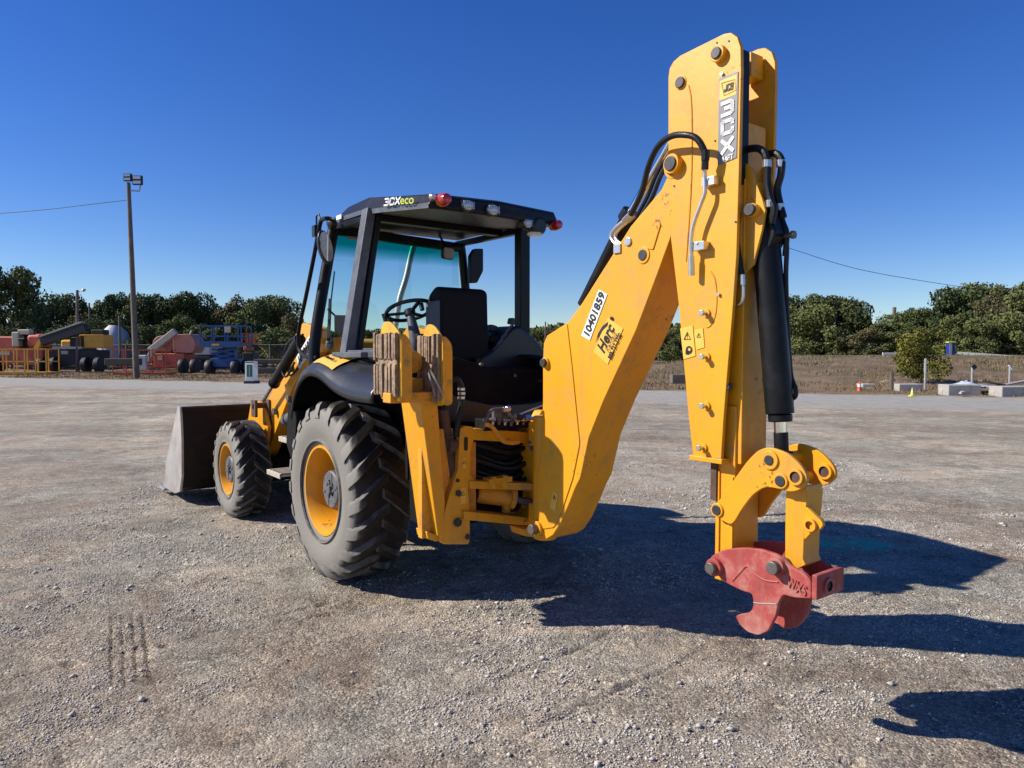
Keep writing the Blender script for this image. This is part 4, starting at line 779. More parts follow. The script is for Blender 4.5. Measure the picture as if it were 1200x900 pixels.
# ---- boom --------------------------------------------------------------
XB = -0.38; BW = 0.255
class MK(MB):                                                # arm scaled down about the camera; radii shrink by the same factor
    def tube(s, pts, r, n=10, cap=True):
        r = [q*K for q in r] if isinstance(r, (list, tuple)) else r*K; return MB.tube(s, pts, r, n, cap)
    def lathe(s, prof, c, axis='x', n=32, closed=True): return MB.lathe(s, [(o*K, r*K) for o, r in prof], c, axis, n, closed)
def AX(v): return XB + (v - 0.33)*K
bm = empty('boom', (0, 0, 0), 0, BH)
bo = [(800, 168), (775, 222), (739, 265), (704, 320), (682, 355), (666, 377), (641, 393), (637, 402), (636, 425), (636, 470), (634, 520), (629, 560), (628, 600), (624, 612), (625, 624), (632, 632), (640, 632), (648, 627), (657, 613), (667, 590), (674, 572), (680, 560), (690, 513), (707, 470), (745, 388), (770, 322), (787, 275), (806, 232), (812, 200)]
bq = [yz(px, py, XB) for px, py in bo]; m = MK(); m.prism(bq, 'x', XB, XB+BW); m.build('boom_box', 'yellow', bm, 0.006, seg=2)
# doubler plate on the side (slightly proud)
dp = [(660, 383), (665, 378), (671, 430), (676, 480), (680, 520), (672, 560), (660, 596), (650, 618), (636, 620), (630, 608), (630, 565), (637, 520), (639, 470), (639, 430), (640, 402)]
m = MK(); m.prism(rc([yz(px, py, XB) for px, py in dp], 0.02), 'x', XB-0.006, XB); m.build('doubler_plate', 'yellow', bm, 0.003)
def boss(px, py, x, r, ln, mt_pin, parent, ring=1.45, ring_mt='yellow', rl=0.02, n=20):
    ln *= K; rl *= K; p = onx(px, py, x); m = MK(); m.cyl((p.x+0.01, p.y, p.z), (p.x-rl, p.y, p.z), r*ring, n+8); o = m.build('boss', ring_mt, parent, 0.004)
    m = MK(); m.cyl((p.x-rl+0.001, p.y, p.z), (p.x-rl-ln, p.y, p.z), r, n); m.build('pin', mt_pin, o, 0.004); return o
boss(640, 425, XB-0.006, 0.032, 0.02, 'pin_dark', bm, 1.3); boss(631, 619, XB, 0.040, 0.05, 'pin_steel', bm, 1.5, rl=0.03)
boss(754, 299, XB, 0.036, 0.006, 'pin_dark', bm, 1.55, rl=0.008); boss(791, 196, XB-0.0, 0.05, 0.02, 'pin_dark', bm)
for px, py in ((670, 378),): pass
# raised rib above the pivot on the boom flank
m = MK(); rp2 = [(757, 291), (769, 262), (773, 259), (775, 263), (766, 293)]; m.prism(rc([yz(px, py, XB) for px, py in rp2], 0.01), 'x', XB-0.006, XB); m.build('rib', 'yellow', bm, 0.003)
# ram along the back of the boom (dipper ram)
m = MK(); a = onx(690, 338, AX(0.50)); b = onx(741, 255, AX(0.50)); c = onx(788, 168, AX(0.50)); d = (b-a).normalized(); nn = Vector((0, d.z, -d.y)); nn = nn if nn.z > 0 else -nn
nn = Vector((0, 0.72, 0.68))*0.03
m.cyl(a-nn*1.2-d*0.1, b+nn, 0.050, 18); m.cyl(b+nn-d*0.04, b+nn+d*0.02, 0.064, 18); dr = m.build('dipper_ram', 'black_metal', bm, 0.003)
m = MK(); m.cyl(b+nn, c+nn*0.5, 0.028, 14); m.build('rod', 'chrome', dr)
# steel pipes and hoses on the boom top
for k, (o1, o2) in enumerate(((0, AX(0.36)), (5, AX(0.44)))):
    m = MK(); m.tube(smooth_path([onx(725+o1, 287, o2), onx(719+o1, 283, o2), onx(716+o1, 276, o2), onx(721+o1, 268, o2), onx(731+o1, 259, o2)], 5), 0.014, 10); m.tube(smooth_path([onx(731+o1, 259, o2), onx(739+o1, 251, o2)], 3), 0.020, 6); m.build('steel_pipe', 'zinc', bm)
m = MK(); m.box((XB-0.01, *[v for v in yz(728, 292, XB)][:1], yz(728, 292, XB)[1]-0.02), (XB+0.03, yz(728, 292, XB)[0]+0.05, yz(728, 292, XB)[1]+0.03)); m.build('pipe_clamp', 'zinc', bm, 0.003)
m = MK(); p = onx(735, 283, XB-0.01); m.cyl(p, p+Vector((0.06, 0, 0)), 0.03, 12); m.build('pipe_fitting', 'zinc', bm, 0.004)
h1 = [(739, 252, .34), (752, 225, .33), (760, 195, .30), (771, 172, .26), (786, 160, .22), (802, 158, .20), (816, 162, .21), (825, 176, .23), (827, 190, .25)]
m = MK(); m.tube(smooth_path([onx(px, py, x) for px, py, x in [(i, j, AX(k)) for i, j, k in h1]], 6), 0.019, 12); m.build('hose', 'hose', bm)
for off in (7, 13):
    h2 = [(739+off, 254, .44), (752+off, 230, .44), (762+off, 205, .44), (774+off, 186, .46), (787+off, 180, .50)]
    m = MK(); m.tube(smooth_path([onx(px, py, x) for px, py, x in [(i, j, AX(k)) for i, j, k in h2]], 5), 0.014, 8); m.build('hose', 'hose', bm)

# boom decals
LX = XB-0.004
def decal(corners, x, name, mt, parent, th=0.0015):
    pts = [onx(px, py, x) for px, py in corners]; m = MK(); q = pts + [p+Vector((th, 0, 0)) for p in pts]; m.add(q, [(0,1,2,3), (7,6,5,4), (0,4,5,1), (1,5,6,2), (2,6,7,3), (3,7,4,0)]); return m.build(name, mt, parent)
d1 = decal([(681, 393), (701.5, 339), (711.5, 345), (691, 399)], LX, 'number_sticker', 'sticker_white', bm)
def lxt(body, mt, parent, c, a, b, x, size, width=None, **k):     # text on the left flank; a->b gives the reading direction in the photograph
    A, B = onx(*a, x), onx(*b, x); r = B-A; u = Vector((0, 0, 1)) if abs(r.normalized().z) < 0.5 else Vector((0, 1, 0))
    r.normalize(); u = Vector((-1, 0, 0)).cross(r); return text(body, 'lettering', mt, parent, onx(*c, x), r, u, size*K, width, **k)
W1 = (onx(701.5, 339, LX)-onx(681, 393, LX)).length
lxt('10401859', 'ink', d1, (696.3, 369), (681, 393), (701.5, 339), LX-0.0016, 0.085, W1*0.90, bold=0.0018)
d2 = decal([(695.5, 412), (712.5, 372), (730, 385), (712, 427)], LX, 'rental_sticker', 'sticker_yellow', bm)
W2 = (onx(712.5, 372, LX)-onx(695.5, 412, LX)).length
lxt('Herc', 'ink', d2, (710, 397), (695.5, 412), (712.5, 372), LX-0.0016, 0.12, W2*0.74, bold=0.0022, shear=0.2)
lxt('Rentals', 'ink_tan', d2, (716, 401), (695.5, 412), (712.5, 372), LX-0.0016, 0.07, W2*0.55, shear=0.2)
lxt('888-737-3700', 'ink', d2, (720.5, 406), (695.5, 412), (712.5, 372), LX-0.0016, 0.052, W2*0.72, bold=0.0006)
m = MK(); sw1 = [onx(*p, LX-0.0016) for p in ((698, 402), (700.5, 391), (706, 382), (712.5, 377), (711.8, 381.5), (707, 386), (702, 393))]; m.add(sw1, [tuple(range(7))]); m.build('swoosh', 'ink', d2)
m = MK(); p = onx(717, 373, LX); m.cyl(p, p+Vector((-0.006, 0, 0)), 0.012, 12); m.build('dot', 'ink', bm)
d3 = decal([(648.5, 575), (654, 578.5), (650.5, 599), (644, 595)], XB-0.009, 'warning_sticker', 'sticker_yellow', bm)
def tri(c, s, x, parent):
    s *= K; p = onx(*c, x); m = MK(); P = [p+Vector((0, dy*s, dz*s)) for dy, dz in ((0.9, -0.7), (-0.9, -0.7), (0, 0.9), (0.9, -0.7))]; m.tube(P, s*0.11, 5); m.build('warning_mark', 'ink', parent)
    m = MK(); m.beam(p+Vector((0,0,-s*0.1)), p+Vector((0,0,s*0.45)), s*0.12, 0.002, up=(1,0,0)); m.beam(p+Vector((0,0,-s*0.45)), p+Vector((0,0,-s*0.28)), s*0.12, 0.002, up=(1,0,0)); m.build('warning_mark', 'ink', parent)
tri((649.5, 583), 0.018, XB-0.012, d3)

# ---- dipper ----------------------------------------------------------------
XD = -0.392; DW = 0.285
dp_ = empty('dipper', (0, 0, 0), 0, BH)
do = [(783, 91), (784.5, 80), (789, 72), (797, 65), (848, 39.5), (856, 38), (864, 43), (868, 55), (868.5, 81), (866, 200), (863, 300), (858, 370), (852, 440), (848, 490), (845, 538), (812, 534), (806, 480), (795, 355), (786, 280), (783, 200)]
DO = [yz(px, py, XD) for px, py in do]
m = MK(); m.prism(DO, 'x', XD, XD+0.022); m.build('side_plate', 'yellow', dp_, 0.004)
m = MK(); m.prism(DO, 'x', XD+DW-0.022, XD+DW); m.build('side_plate', 'yellow', dp_, 0.004)
b0, z0 = yz(811, 533, XD); b1, z1 = yz(846, 537, XD); m = MK(); m.box((XD-0.012, b1-0.008, z0-0.024), (XD+0.08, b0+0.008, z0)); m.build('end_flange', 'yellow', dp_, 0.004)
# front web joining the plates, dark top stop
m = MK(); wf = [yz(px, py, XD) for px, py in [(790, 280), (797, 355), (808, 480), (814, 530), (822, 530), (815, 440), (806, 355), (800, 280)]]; m.prism(wf, 'x', XD+0.022, XD+DW-0.022); m.build('front_web', 'yellow', dp_)
m = MK(); wr = [yz(px, py, XD) for px, py in [(836, 215), (862, 215), (860, 300), (851, 420), (846, 500), (840, 533), (834, 533), (838, 420)]]
iy0 = yz(846, 440, XD)[0]; 
m.prism([(DO[9][0]+0.08, DO[9][1]-0.08), (DO[9][0]+0.22, DO[9][1]-0.08), (iy0+0.16, 1.22), (iy0+0.03, 1.22)], 'x', XD+0.022, XD+DW-0.022); m.build('inner_web', 'yellow', dp_)
# top: dark block between the plates and the yellow extend-ram head
ty = yz(866, 100, XD)[0]
m = MK(); m.box((XD+0.024, ty+0.008, 2.45), (XD+0.095, ty+0.19, 3.05)); m.build('ram_guard', 'black_metal', dp_, 0.01)
m = MK(); m.box((XD+0.05, ty+0.015, 2.10), (XD+DW-0.05, ty+0.16, 2.74)); m.build('extension_head', 'yellow', dp_, 0.008)
m = MK(); m.cyl((XD+0.02, ty+0.095, 3.03), (XD+DW-0.02, ty+0.095, 3.03), 0.045, 18); m.box((XD+0.16, ty+0.05, 2.97), (XD+0.255, ty+0.13, 3.08)); m.build('top_cross_pin', 'yellow', dp_, 0.004)
for px, py, r in ((844, 64, 0.033), (798, 97, 0.034)): boss(px, py, XD, r, 0.012, 'pin_dark', dp_, 1.45 if py < 80 else 1.25, rl=0.035 if py < 80 else 0.006)
boss(791.5, 193, XD, 0.044, 0.012, 'pin_dark', dp_, 1.35, rl=0.045)
for k, (px, py) in enumerate(((826.5, 366), (826.5, 417), (826.5, 474.5), (823, 523.5))):
    p = onx(px+2, py+1, XD); m = MK(); m.cyl((p.x+0.005, p.y, p.z), (p.x-0.010, p.y, p.z), 0.026, 16); o = m.build('wear_pad_boss', 'yellow', dp_, 0.002)
    m = MK(); m.cyl((p.x-0.010, p.y, p.z), (p.x-0.036, p.y, p.z), 0.011, 10); m.cyl((p.x-0.032, p.y, p.z), (p.x-0.046, p.y, p.z), 0.019, 6); m.build('bolt', 'zinc', o, 0.002)
for px, py in ((847, 87), (843, 345)): p = onx(px, py, XD); m = MK(); m.cyl(p, p+Vector((-0.012, 0, 0)), 0.010, 10); m.build('grease_nipple', 'zinc', dp_)
for px, py in ((854, 48), (840, 50), (838, 165), (862, 260), (790, 218)): p = onx(px, py, XD-0.001); m = MK(); m.cyl(p, p+Vector((-0.002, 0, 0)), 0.006, 10); m.build('drilled_hole', 'ink', dp_)
# weld bead down the plate
m = MK(); m.tube(smooth_path([onx(px, py, XD-0.001) for px, py in [(807, 100), (810, 118), (811, 160), (810, 215), (807, 265), (804, 306)]], 5), 0.005, 6); m.build('weld_bead', 'yellow_worn', dp_)
m = MK(); m.tube(smooth_path([onx(px, py, XD-0.001) for px, py in [(833, 318), (838, 328), (840, 350), (838, 370), (833, 381), (828, 384)]], 5), 0.004, 6); m.build('weld_bead', 'yellow_worn', dp_)
# steel pipe down the flank with clamps
m = MK(); m.tube(smooth_path([onx(px, py, XD-dx*K) for px, py, dx in [(826, 196, .07), (826, 205, .06), (826, 225, .06), (821, 240, .06), (813, 262, .06), (810, 280, .06), (810, 300, .055)]], 5), 0.013, 10)
m.tube([onx(810, 300, XD-0.044), onx(810.5, 323, XD-0.04)], 0.018, 10); m.build('steel_pipe', 'zinc', dp_)
m = MK(); m.tube([onx(826.5, 186, XD-0.06), onx(826, 199, XD-0.056)], 0.021, 8); m.tube([onx(827, 176, XD-0.064), onx(826.5, 188, XD-0.06)], 0.024, 10); m.build('hose_end', 'hose', dp_)
for px, py in ((834, 214), (822, 289)):
    p = onx(px, py, XD); m = MK(); m.box((p.x-0.044, p.y-0.048, p.z-0.022), (p.x, p.y+0.024, p.z+0.018)); m.cyl((p.x-0.048, p.y-0.01, p.z+0.01), (p.x-0.044, p.y-0.01, p.z+0.01), 0.01, 8); m.build('pipe_clamp', 'zinc', dp_, 0.004)
# model decal strip
XL = XD-0.0035
dk = decal([(842.5, 92), (865, 83.5), (863, 184.5), (841, 194)], XL, 'model_strip', 'sticker_grey', dp_)
decal([(843.5, 95), (863.5, 87), (862.7, 110.5), (843, 118)], XL-0.001, 'logo_panel', 'sticker_yellow', dk)
block_text('JCB', 'logo_lettering', 'ink', dk, onx(853.4, 102.3, XL-0.003), (onx(861, 93, XL)-onx(845.5, 98.5, XL)), tuple((onx(852, 90, XL)-onx(852, 120, XL)).normalized()), 0.011, 0.028, 0.006, 0.0042, shear=0.15)
lg = [(845.5, 97.5), (861, 93), (862, 105.5), (848.5, 112)]; q = [onx(*p, XL-0.003) for p in lg]; m = MK(); m.tube(q+[q[0]], 0.0013, 4); m.build('logo_outline', 'ink', dk)
rv = (onx(863.4, 135, XL)-onx(842.2, 143, XL)).normalized(); uv = (onx(852, 120, XL)-onx(852, 178, XL)).normalized(); hh_ = (onx(852, 118, XL)-onx(852, 138, XL)).length
block_text('3CX', 'model_lettering', 'sticker_white', dk, onx(852.3, 148.5, XL-0.0025), rv, tuple(uv), 0.054, hh_*0.70, hh_*0.40, 0.0155, vertical=True)
block_text('14FT', 'model_lettering', 'sticker_white', dk, onx(852.4, 185, XL-0.0025), rv, tuple(uv), 0.0105, 0.020, 0.005, 0.0042)
w1 = decal([(797, 385), (811.5, 381), (815, 417), (801, 421)], XL, 'warning_sticker', 'sticker_yellow', dp_); tri((805.3, 394), 0.027, XL-0.002, w1)
p = onx(807.3, 410, XL-0.002); m = MK(); m.cyl(p, p+Vector((-0.001, 0, 0)), 0.024, 18); m.box((p.x-0.001, p.y-0.0, p.z-0.022), (p.x, p.y+0.020, p.z-0.003)); wh = m.build('helmet_mark', 'ink', w1)
m = MK(); m.cyl(p+Vector((-0.001, -0.004, 0.002)), p+Vector((-0.002, -0.004, 0.002)), 0.009, 12); m.build('helmet_visor', 'sticker_yellow', wh)
w2 = decal([(813.5, 386.5), (823.5, 384), (825.5, 407), (816, 410)], XL, 'warning_sticker', 'sticker_yellow', dp_); tri((818.7, 393), 0.016, XL-0.002, w2)
# gusset with ram pivot behind the plate (bucket ram trunnion)
GXx = AX(0.40)
gp = [(882, 198), (886, 214), (893, 232), (898, 250), (893, 270), (882, 310), (877, 285), (878, 250), (881, 225)]
m = MK(); m.prism([yz(px, py, GXx) for px, py in [(872, 190), (882, 198), (886, 214), (893, 232), (897, 246), (893, 270), (883, 310), (872, 320)]], 'x', GXx, GXx+0.016); m.build('ram_lug', 'yellow', dp_, 0.004)
m = MK(); m.prism([yz(px, py, GXx) for px, py in [(872, 190), (882, 198), (886, 214), (893, 232), (897, 246), (893, 270), (883, 310), (872, 320)]], 'x', GXx+0.135, GXx+0.15); m.build('ram_lug', 'yellow', dp_, 0.004)
boss(884.5, 247, GXx, 0.035, 0.02, 'pin_dark', dp_, 1.1, rl=0.04)
# inner (extending) dipper section
ix0, ix1 = AX(0.375), AX(0.61)
ya_, za_ = yz(838, 600, ix0); yb_, zb_ = yz(861, 600, ix0); yt1 = yz(861, 540, ix0)[0]
inn = MK(); yc = -2.40; 
inn.box((ix0, yb_, 0.62), (ix1, ya_, 1.45)); inn.box((ix0+0.012, yb_-0.024, 1.18), (ix1+0.02, ya_-0.008, 2.48)); inn.build('inner_section', 'yellow', dp_, 0.006)
m = MK(); m.box((ix0-0.008, yb_+0.006, 0.66), (ix0, yb_+0.013, 1.12)); m.box((ix0-0.008, ya_-0.028, 0.70), (ix0, ya_-0.016, 1.14)); m.build('wear_strip', 'yellow', dp_, 0.002)
m = MK(); m.box((ix0-0.016, ya_-0.016, 1.00), (ix0+0.08, ya_+0.016, 1.20)); m.build('rusty_slide', 'rust', dp_)
m = MK(); p = onx(855, 453, XD+0.048); m.cyl((p.x-0.01, p.y, p.z), (p.x-0.04, p.y, p.z), 0.03, 12); m.build('side_bolt', 'pin_steel', dp_)
# small hose down the recess with steel elbow
m = MK(); m.tube(smooth_path([onx(px, py, AX(0.36)) for px, py in [(866, 250), (864, 275), (866, 300), (870, 323)]], 5), 0.015, 10); m.build('hose', 'hose', dp_)
m = MK(); m.tube(smooth_path([onx(px, py, AX(0.36)) for px, py in [(870, 322), (871, 340), (870, 352), (865, 357), (860, 353), (859, 340), (859, 322)]], 5), 0.010, 8); m.tube([onx(870, 322, AX(0.36)), onx(870.5, 334, AX(0.36))], 0.017, 8); m.build('steel_elbow', 'zinc', dp_)

# ---- bucket ram -------------------------------------------------------------
XR = AX(0.50)
rt, rb, re_ = onx(903, 262, XR), onx(914, 485, XR), onx(915, 503, XR)
m = MK(); m.cyl(rt+Vector((0, 0.03, 0)), rb, 0.078, 28); dd = (rb-rt).normalized(); m.cyl(rb, rb+dd*0.035, 0.066, 24); br = m.build('bucket_ram', 'black_metal', BH, 0.006)
m = MK(); m.cyl(rb+dd*0.03, onx(915, 508, XR), 0.036, 20); m.build('rod', 'chrome', br)
m = MK(); m.cyl(onx(915, 506, XR), onx(916, 532, XR), 0.040, 16); m.box((XR-0.032, onx(916, 532, XR).y-0.04, onx(916, 535, XR).z-0.03), (XR+0.032, onx(916, 532, XR).y+0.04, onx(916, 528, XR).z)); m.build('rod_eye', 'black_metal', br, 0.006)
m = MK(); m.prism(rc([yz(px, py, XR) for px, py in [(893, 238), (905, 240), (917, 275), (905, 300), (888, 290), (884, 250)]], 0.03), 'x', XR-0.048, XR+0.048); m.build('ram_head', 'black_metal', br, 0.01)
m = MK(); m.tube(smooth_path([onx(px, py, XR+0.04) for px, py in [(920, 265), (922, 290), (921, 330), (924, 400), (927, 440), (932, 455), (932, 464), (926, 468), (920, 467)]], 6), 0.014, 10); m.build('feed_pipe', 'hose', br)
for pts, x, r in (([(868, 180), (877, 175), (888, 174), (896, 180), (899, 195), (899, 215), (902, 232), (907, 245), (904, 262)], 0.44, 0.021), ([(896, 185), (902, 180), (911, 181), (916, 190), (915, 205), (911, 222), (914, 240), (918, 255)], 0.50, 0.021), ([(903, 236), (907, 246), (905, 258), (900, 268)], 0.47, 0.017), ([(914, 250), (918, 262), (922, 275), (920, 300)], 0.55, 0.016)):
    m = MK(); m.tube(smooth_path([onx(px, py, AX(x)) for px, py in pts], 6), r, 10); m.build('hose', 'hose', br)
for px, py, x in ((902, 239, 0.44), (914, 243, 0.50), (899, 192, 0.44), (915, 192, 0.50)):
    p = onx(px, py, AX(x)); m = MK(); m.cyl(p+Vector((0, 0, -0.016)), p+Vector((0, 0, 0.016)), 0.026, 8); m.build('hose_collar', 'zinc', br, 0.002)
m = MK(); p = onx(923, 276, XR+0.03); m.cyl(p+Vector((-0.0, 0.05, 0)), p+Vector((0, -0.03, 0)), 0.015, 8); m.cyl(p+Vector((0, -0.02, 0)), p+Vector((0, -0.035, 0)), 0.024, 6); m.build('ram_bolt', 'pin_steel', br)

# ---- tipping links -------------------------------------------------------------
XK = AX(0.345); KS = 0.227
lk = empty('tipping_linkage', (0, 0, 0), 0, BH)
ko = [(835, 593), (843, 588), (852, 575), (877, 540), (890, 527), (903, 523.5), (925, 531), (940, 545), (947, 556), (947, 567), (937, 575), (926, 576.5), (907, 571), (896, 571), (884, 579), (871, 596), (863, 610), (858, 615), (848, 610), (838, 603)]
for x in (XK, XK+KS):
    m = MK(); m.prism(rc([yz(px, py, XK) for px, py in ko], 0.03, 3), 'x', x-0.010, x+0.010); m.build('link_plate', 'yellow', lk, 0.004)
for px, py, r, rg, mt in ((902.5, 539, 0.028, 1.9, 'pin_dark'), (915.5, 563.5, 0.030, 1.45, 'pin_dark'), (841, 597.5, 0.030, 1.4, 'pin_dark')):
    boss(px, py, XK-0.010, r, 0.006, mt, lk, rg, rl=0.012)
for x in (XK, XK+KS):                                        # hollow bush at the tip
    p = onx(935, 558.5, XK); m = MK(); m.lathe([(-0.03, 0.030), (-0.03, 0.044), (0.014, 0.044), (0.014, 0.030)], (x, p.y, p.z), 'x', 24, closed=False); m.build('bush', 'yellow', lk, 0.002); m = MK(); m.cyl((x-0.013, p.y, p.z), (x-0.016, p.y, p.z), 0.032, 20); m.build('bush_hole', 'rust', lk)
for px, py, r in ((915.5, 563.5, 0.032), (902.5, 539, 0.032)):
    p = onx(px, py, XK); m = MK(); m.cyl((XK, p.y, p.z), (XK+KS, p.y, p.z), r, 18); m.build('cross_pin', 'yellow', lk)
p = onx(841, 597.5, XK); m = MK(); m.cyl((XK, p.y, p.z), (XK+KS, p.y, p.z), 0.03, 18); m.build('cross_pin', 'pin_dark', lk)
# vertical link from the tip down to the coupler
XV = AX(0.40)
vy0, vz0 = yz(919, 577, XV); vy1, vz1 = yz(919, 655, XV)
m = MK(); m.prism([yz(px, py, XV) for px, py in [(921, 573), (944, 570), (946, 578), (943, 610), (941, 655), (944, 662), (932, 668), (920, 655), (920, 620)]], 'x', XV, XV+0.127); m.prism(rc([yz(px, py, XV) for px, py in [(942, 596), (945, 594), (962, 610), (965, 615), (960, 622), (950, 625), (942, 634)]], 0.015), 'x', XV+0.0, XV+0.02); m.build('bucket_link', 'yellow', lk, 0.008)
p = onx(950.5, 615, XV); m = MK(); m.lathe([(-0.02, 0.022), (-0.02, 0.036), (0.05, 0.036), (0.05, 0.022)], (XV, p.y, p.z), 'x', 20, closed=False); m.cyl((XV+0.016, p.y, p.z), (XV+0.07, p.y, p.z), 0.03, 16); m.build('hose_eye', 'yellow_worn', lk, 0.002)

# ---- red quick coupler ------------------------------------------------------------
XQ = AX(0.325); QW = 0.215
qc = empty('quick_coupler', (0, 0, 0), 0, BH)
qo = [(831, 660), (833, 652), (845, 645), (860, 642.5), (875, 642), (892, 644), (910, 650), (925, 663), (942, 672), (950.5, 680), (951, 702), (930, 700.5), (918, 697), (912, 706), (909, 722), (900, 740), (888, 745), (876, 741), (866, 732), (861.5, 722), (866, 720), (877, 718.5), (881.5, 714), (883, 706), (881, 696), (868, 692), (852, 684), (839, 673)]
QO = rc([yz(px, py, XQ) for px, py in qo], 0.012, 3)
for x in (XQ, XQ+QW-0.024):
    m = MK(); m.prism(QO, 'x', x, x+0.024); m.build('side_plate', 'red_paint', qc, 0.005)
m = MK(); ty_, tz_ = yz(925, 664, XQ); by, bz = yz(950, 700, XQ); m.box((XQ+0.03, by-0.0, bz+0.01), (XQ+QW-0.03, by+0.17, bz+0.025)); m.build('floor_plate', 'red_paint', qc)
ry = yz(951, 690, XQ)[0]; rz0 = yz(951, 702, XQ)[1]; rz1 = yz(951, 676, XQ)[1]
m = MK(); m.box((XQ-0.0, ry-0.024, rz0), (XQ+QW+0.0, ry, rz1+0.010)); m.build('rear_plate', 'red_paint', qc, 0.004)
p = ony(970, 686.5, ry-0.024); m = MK(); m.lathe([(0.0, 0.028), (0.0, 0.045), (-0.012, 0.045), (-0.012, 0.028)], p, 'y', 20, closed=False); m.build('socket', 'red_paint', qc); m = MK(); m.cyl(p+Vector((0, -0.001, 0)), p+Vector((0, -0.003, 0)), 0.029, 18); m.build('socket_hole', 'ink', qc)
# inner hook plate and curved wall seen behind the hook
m = MK(); m.prism(rc([yz(px, py, XQ+0.13) for px, py in [(916, 697), (951, 698), (946, 722), (934, 735), (918, 738), (905, 724)]], 0.03, 4), 'x', XQ+0.13, XQ+0.15); m.build('hook_wall', 'red_paint', qc, 0.005)
for px, py, r in ((839, 664, 0.034), (912, 663.5, 0.036)):
    o = boss(px, py, XQ, r, 0.035, 'pin_steel', qc, 1.55 if px < 860 else 1.35, 'red_paint', rl=0.03)
p = onx(912, 663.5, XQ); m = MK(); m.cyl((XQ, p.y, p.z), (XQ+QW, p.y, p.z), 0.036, 18); m.build('cross_pin', 'pin_steel', qc)
p = onx(839, 664, XQ); m = MK(); m.cyl((XQ, p.y, p.z), (XQ+QW, p.y, p.z), 0.036, 18); m.build('cross_pin', 'pin_steel', qc)
m = MK(); m.tube(smooth_path([onx(px, py, XQ) for px, py in [(858, 681), (868, 670), (876, 663), (884, 672), (897, 680), (912, 682)]], 5), 0.006, 6); m.build('weld_bead', 'red_paint', qc)
m = MK(); m.tube(smooth_path([onx(px, py, XQ) for px, py in [(883, 706), (890, 707), (910, 708)]], 3), 0.004, 6); m.build('weld_bead', 'sticker_tan', qc)
text('W/', 'cast_lettering', 'red_paint', qc, onx(929, 685, XQ-0.002), Vector((0, -1, -0.12)), UP, 0.058, 0.050, bold=0.0012, ext=0.004)
text('XS', 'cast_lettering', 'red_paint', qc, onx(939, 691, XQ-0.002), Vector((0, -1, -0.12)), UP, 0.058, 0.050, bold=0.0012, ext=0.004)

# ================================================================== SURROUNDINGS
mat('galv_dull', (0.13, 0.13, 0.13), 0.7, var=0.2)
mat('galv', (0.38, 0.39, 0.38), 0.5, metal=0.4, var=0.15)
mat('wood_pole', (0.13, 0.105, 0.085), 0.85, var=0.3, vscale=2, bump=0.2, bscale=30)
mat('concrete', (0.36, 0.34, 0.31), 0.9, var=0.25, vscale=3, dirt=(0.12, 0.10, 0.08), dirt_amt=0.7, dirt_scale=4, bump=0.3, bscale=20)
mat('slab_dark', (0.07, 0.06, 0.05), 0.9, var=0.3)
mat('lift_red', (0.44, 0.075, 0.035), 0.5, var=0.1, dirt=(0.3, 0.15, 0.1), dirt_amt=0.5)
mat('lift_pink', (0.42, 0.17, 0.13), 0.5, var=0.1, dirt=(0.3, 0.15, 0.1), dirt_amt=0.3)
mat('lift_cream', (0.42, 0.39, 0.30), 0.5, var=0.08)
mat('lift_yellow', (0.66, 0.35, 0.04), 0.5, var=0.1, dirt=(0.2, 0.12, 0.05), dirt_amt=0.4)
mat('lift_blue', (0.012, 0.07, 0.22), 0.45, var=0.1)
mat('lift_black', (0.015, 0.015, 0.017), 0.6, var=0.2)
mat('lift_orange', (0.42, 0.10, 0.04), 0.5, var=0.1)
mat('lift_grey', (0.42, 0.42, 0.44), 0.6, var=0.1)
mat('sign_green', (0.01, 0.12, 0.06), 0.5, var=0.05)
mat('cone_orange', (0.75, 0.10, 0.03), 0.5, var=0.05); mat('cone_lime', (0.65, 0.70, 0.05), 0.5, var=0.05)
mat('toilet_blue', (0.01, 0.03, 0.22), 0.5, var=0.05)
mat('tarp', (0.42, 0.46, 0.52), 0.4, var=0.3, vscale=4, bump=0.4, bscale=5)
mat('bark', (0.10, 0.075, 0.055), 0.9, var=0.3, bump=0.3)

# ---- poles and wires
def light_pole(base, top, r0, r1, label, heads):
    e = empty('light_pole', (base.x, base.y, 0)); tag(e, label, 'light pole'); T = top-Vector((base.x, base.y, 0))
    m = MB(); m.tube([(0,0,-0.3), T*0.5, T], [r0, (r0+r1)/2, r1], 12); m.build('pole', 'wood_pole', e); return e, T
b = wd(160, 436, 47); t_ = wd(150.5, 214, 47); lp1, T = light_pole(b, t_, 0.20, 0.12, 'tall wooden pole with two square floodlights on top', 2)
for dx, dz, s in ((0.05, 0.30, 0.27), (0.68, 0.12, 0.33)):
    m = MB(); c = T+Vector((dx, -0.15, dz)); m.box((c.x-s, c.y-0.08, c.z-s*0.9), (c.x+s*0.9, c.y+0.12, c.z+s*0.9)); fl = m.build('floodlight', 'lift_black', lp1, 0.03)
    m = MB(); 
    for k in (-1, 1): m.box((c.x-s*0.8, c.y-0.10, c.z+k*s*0.45-s*0.28), (c.x+s*0.7, c.y-0.08, c.z+k*s*0.45+s*0.28))
    m.build('lamp_glass', 'lens', fl)
m = MB(); m.tube([T+Vector((0, 0, -0.5)), T+Vector((0.7, 0, -0.55)), T+Vector((0.8, 0, -0.1))], 0.05, 8); m.build('bracket_arm', 'galv', lp1)
b = wd(90.5, 425, 60); t_ = wd(90.5, 340, 60); lp2, T2 = light_pole(b, t_, 0.15, 0.10, 'slim pole with a short lamp arm behind the boom lifts', 1)
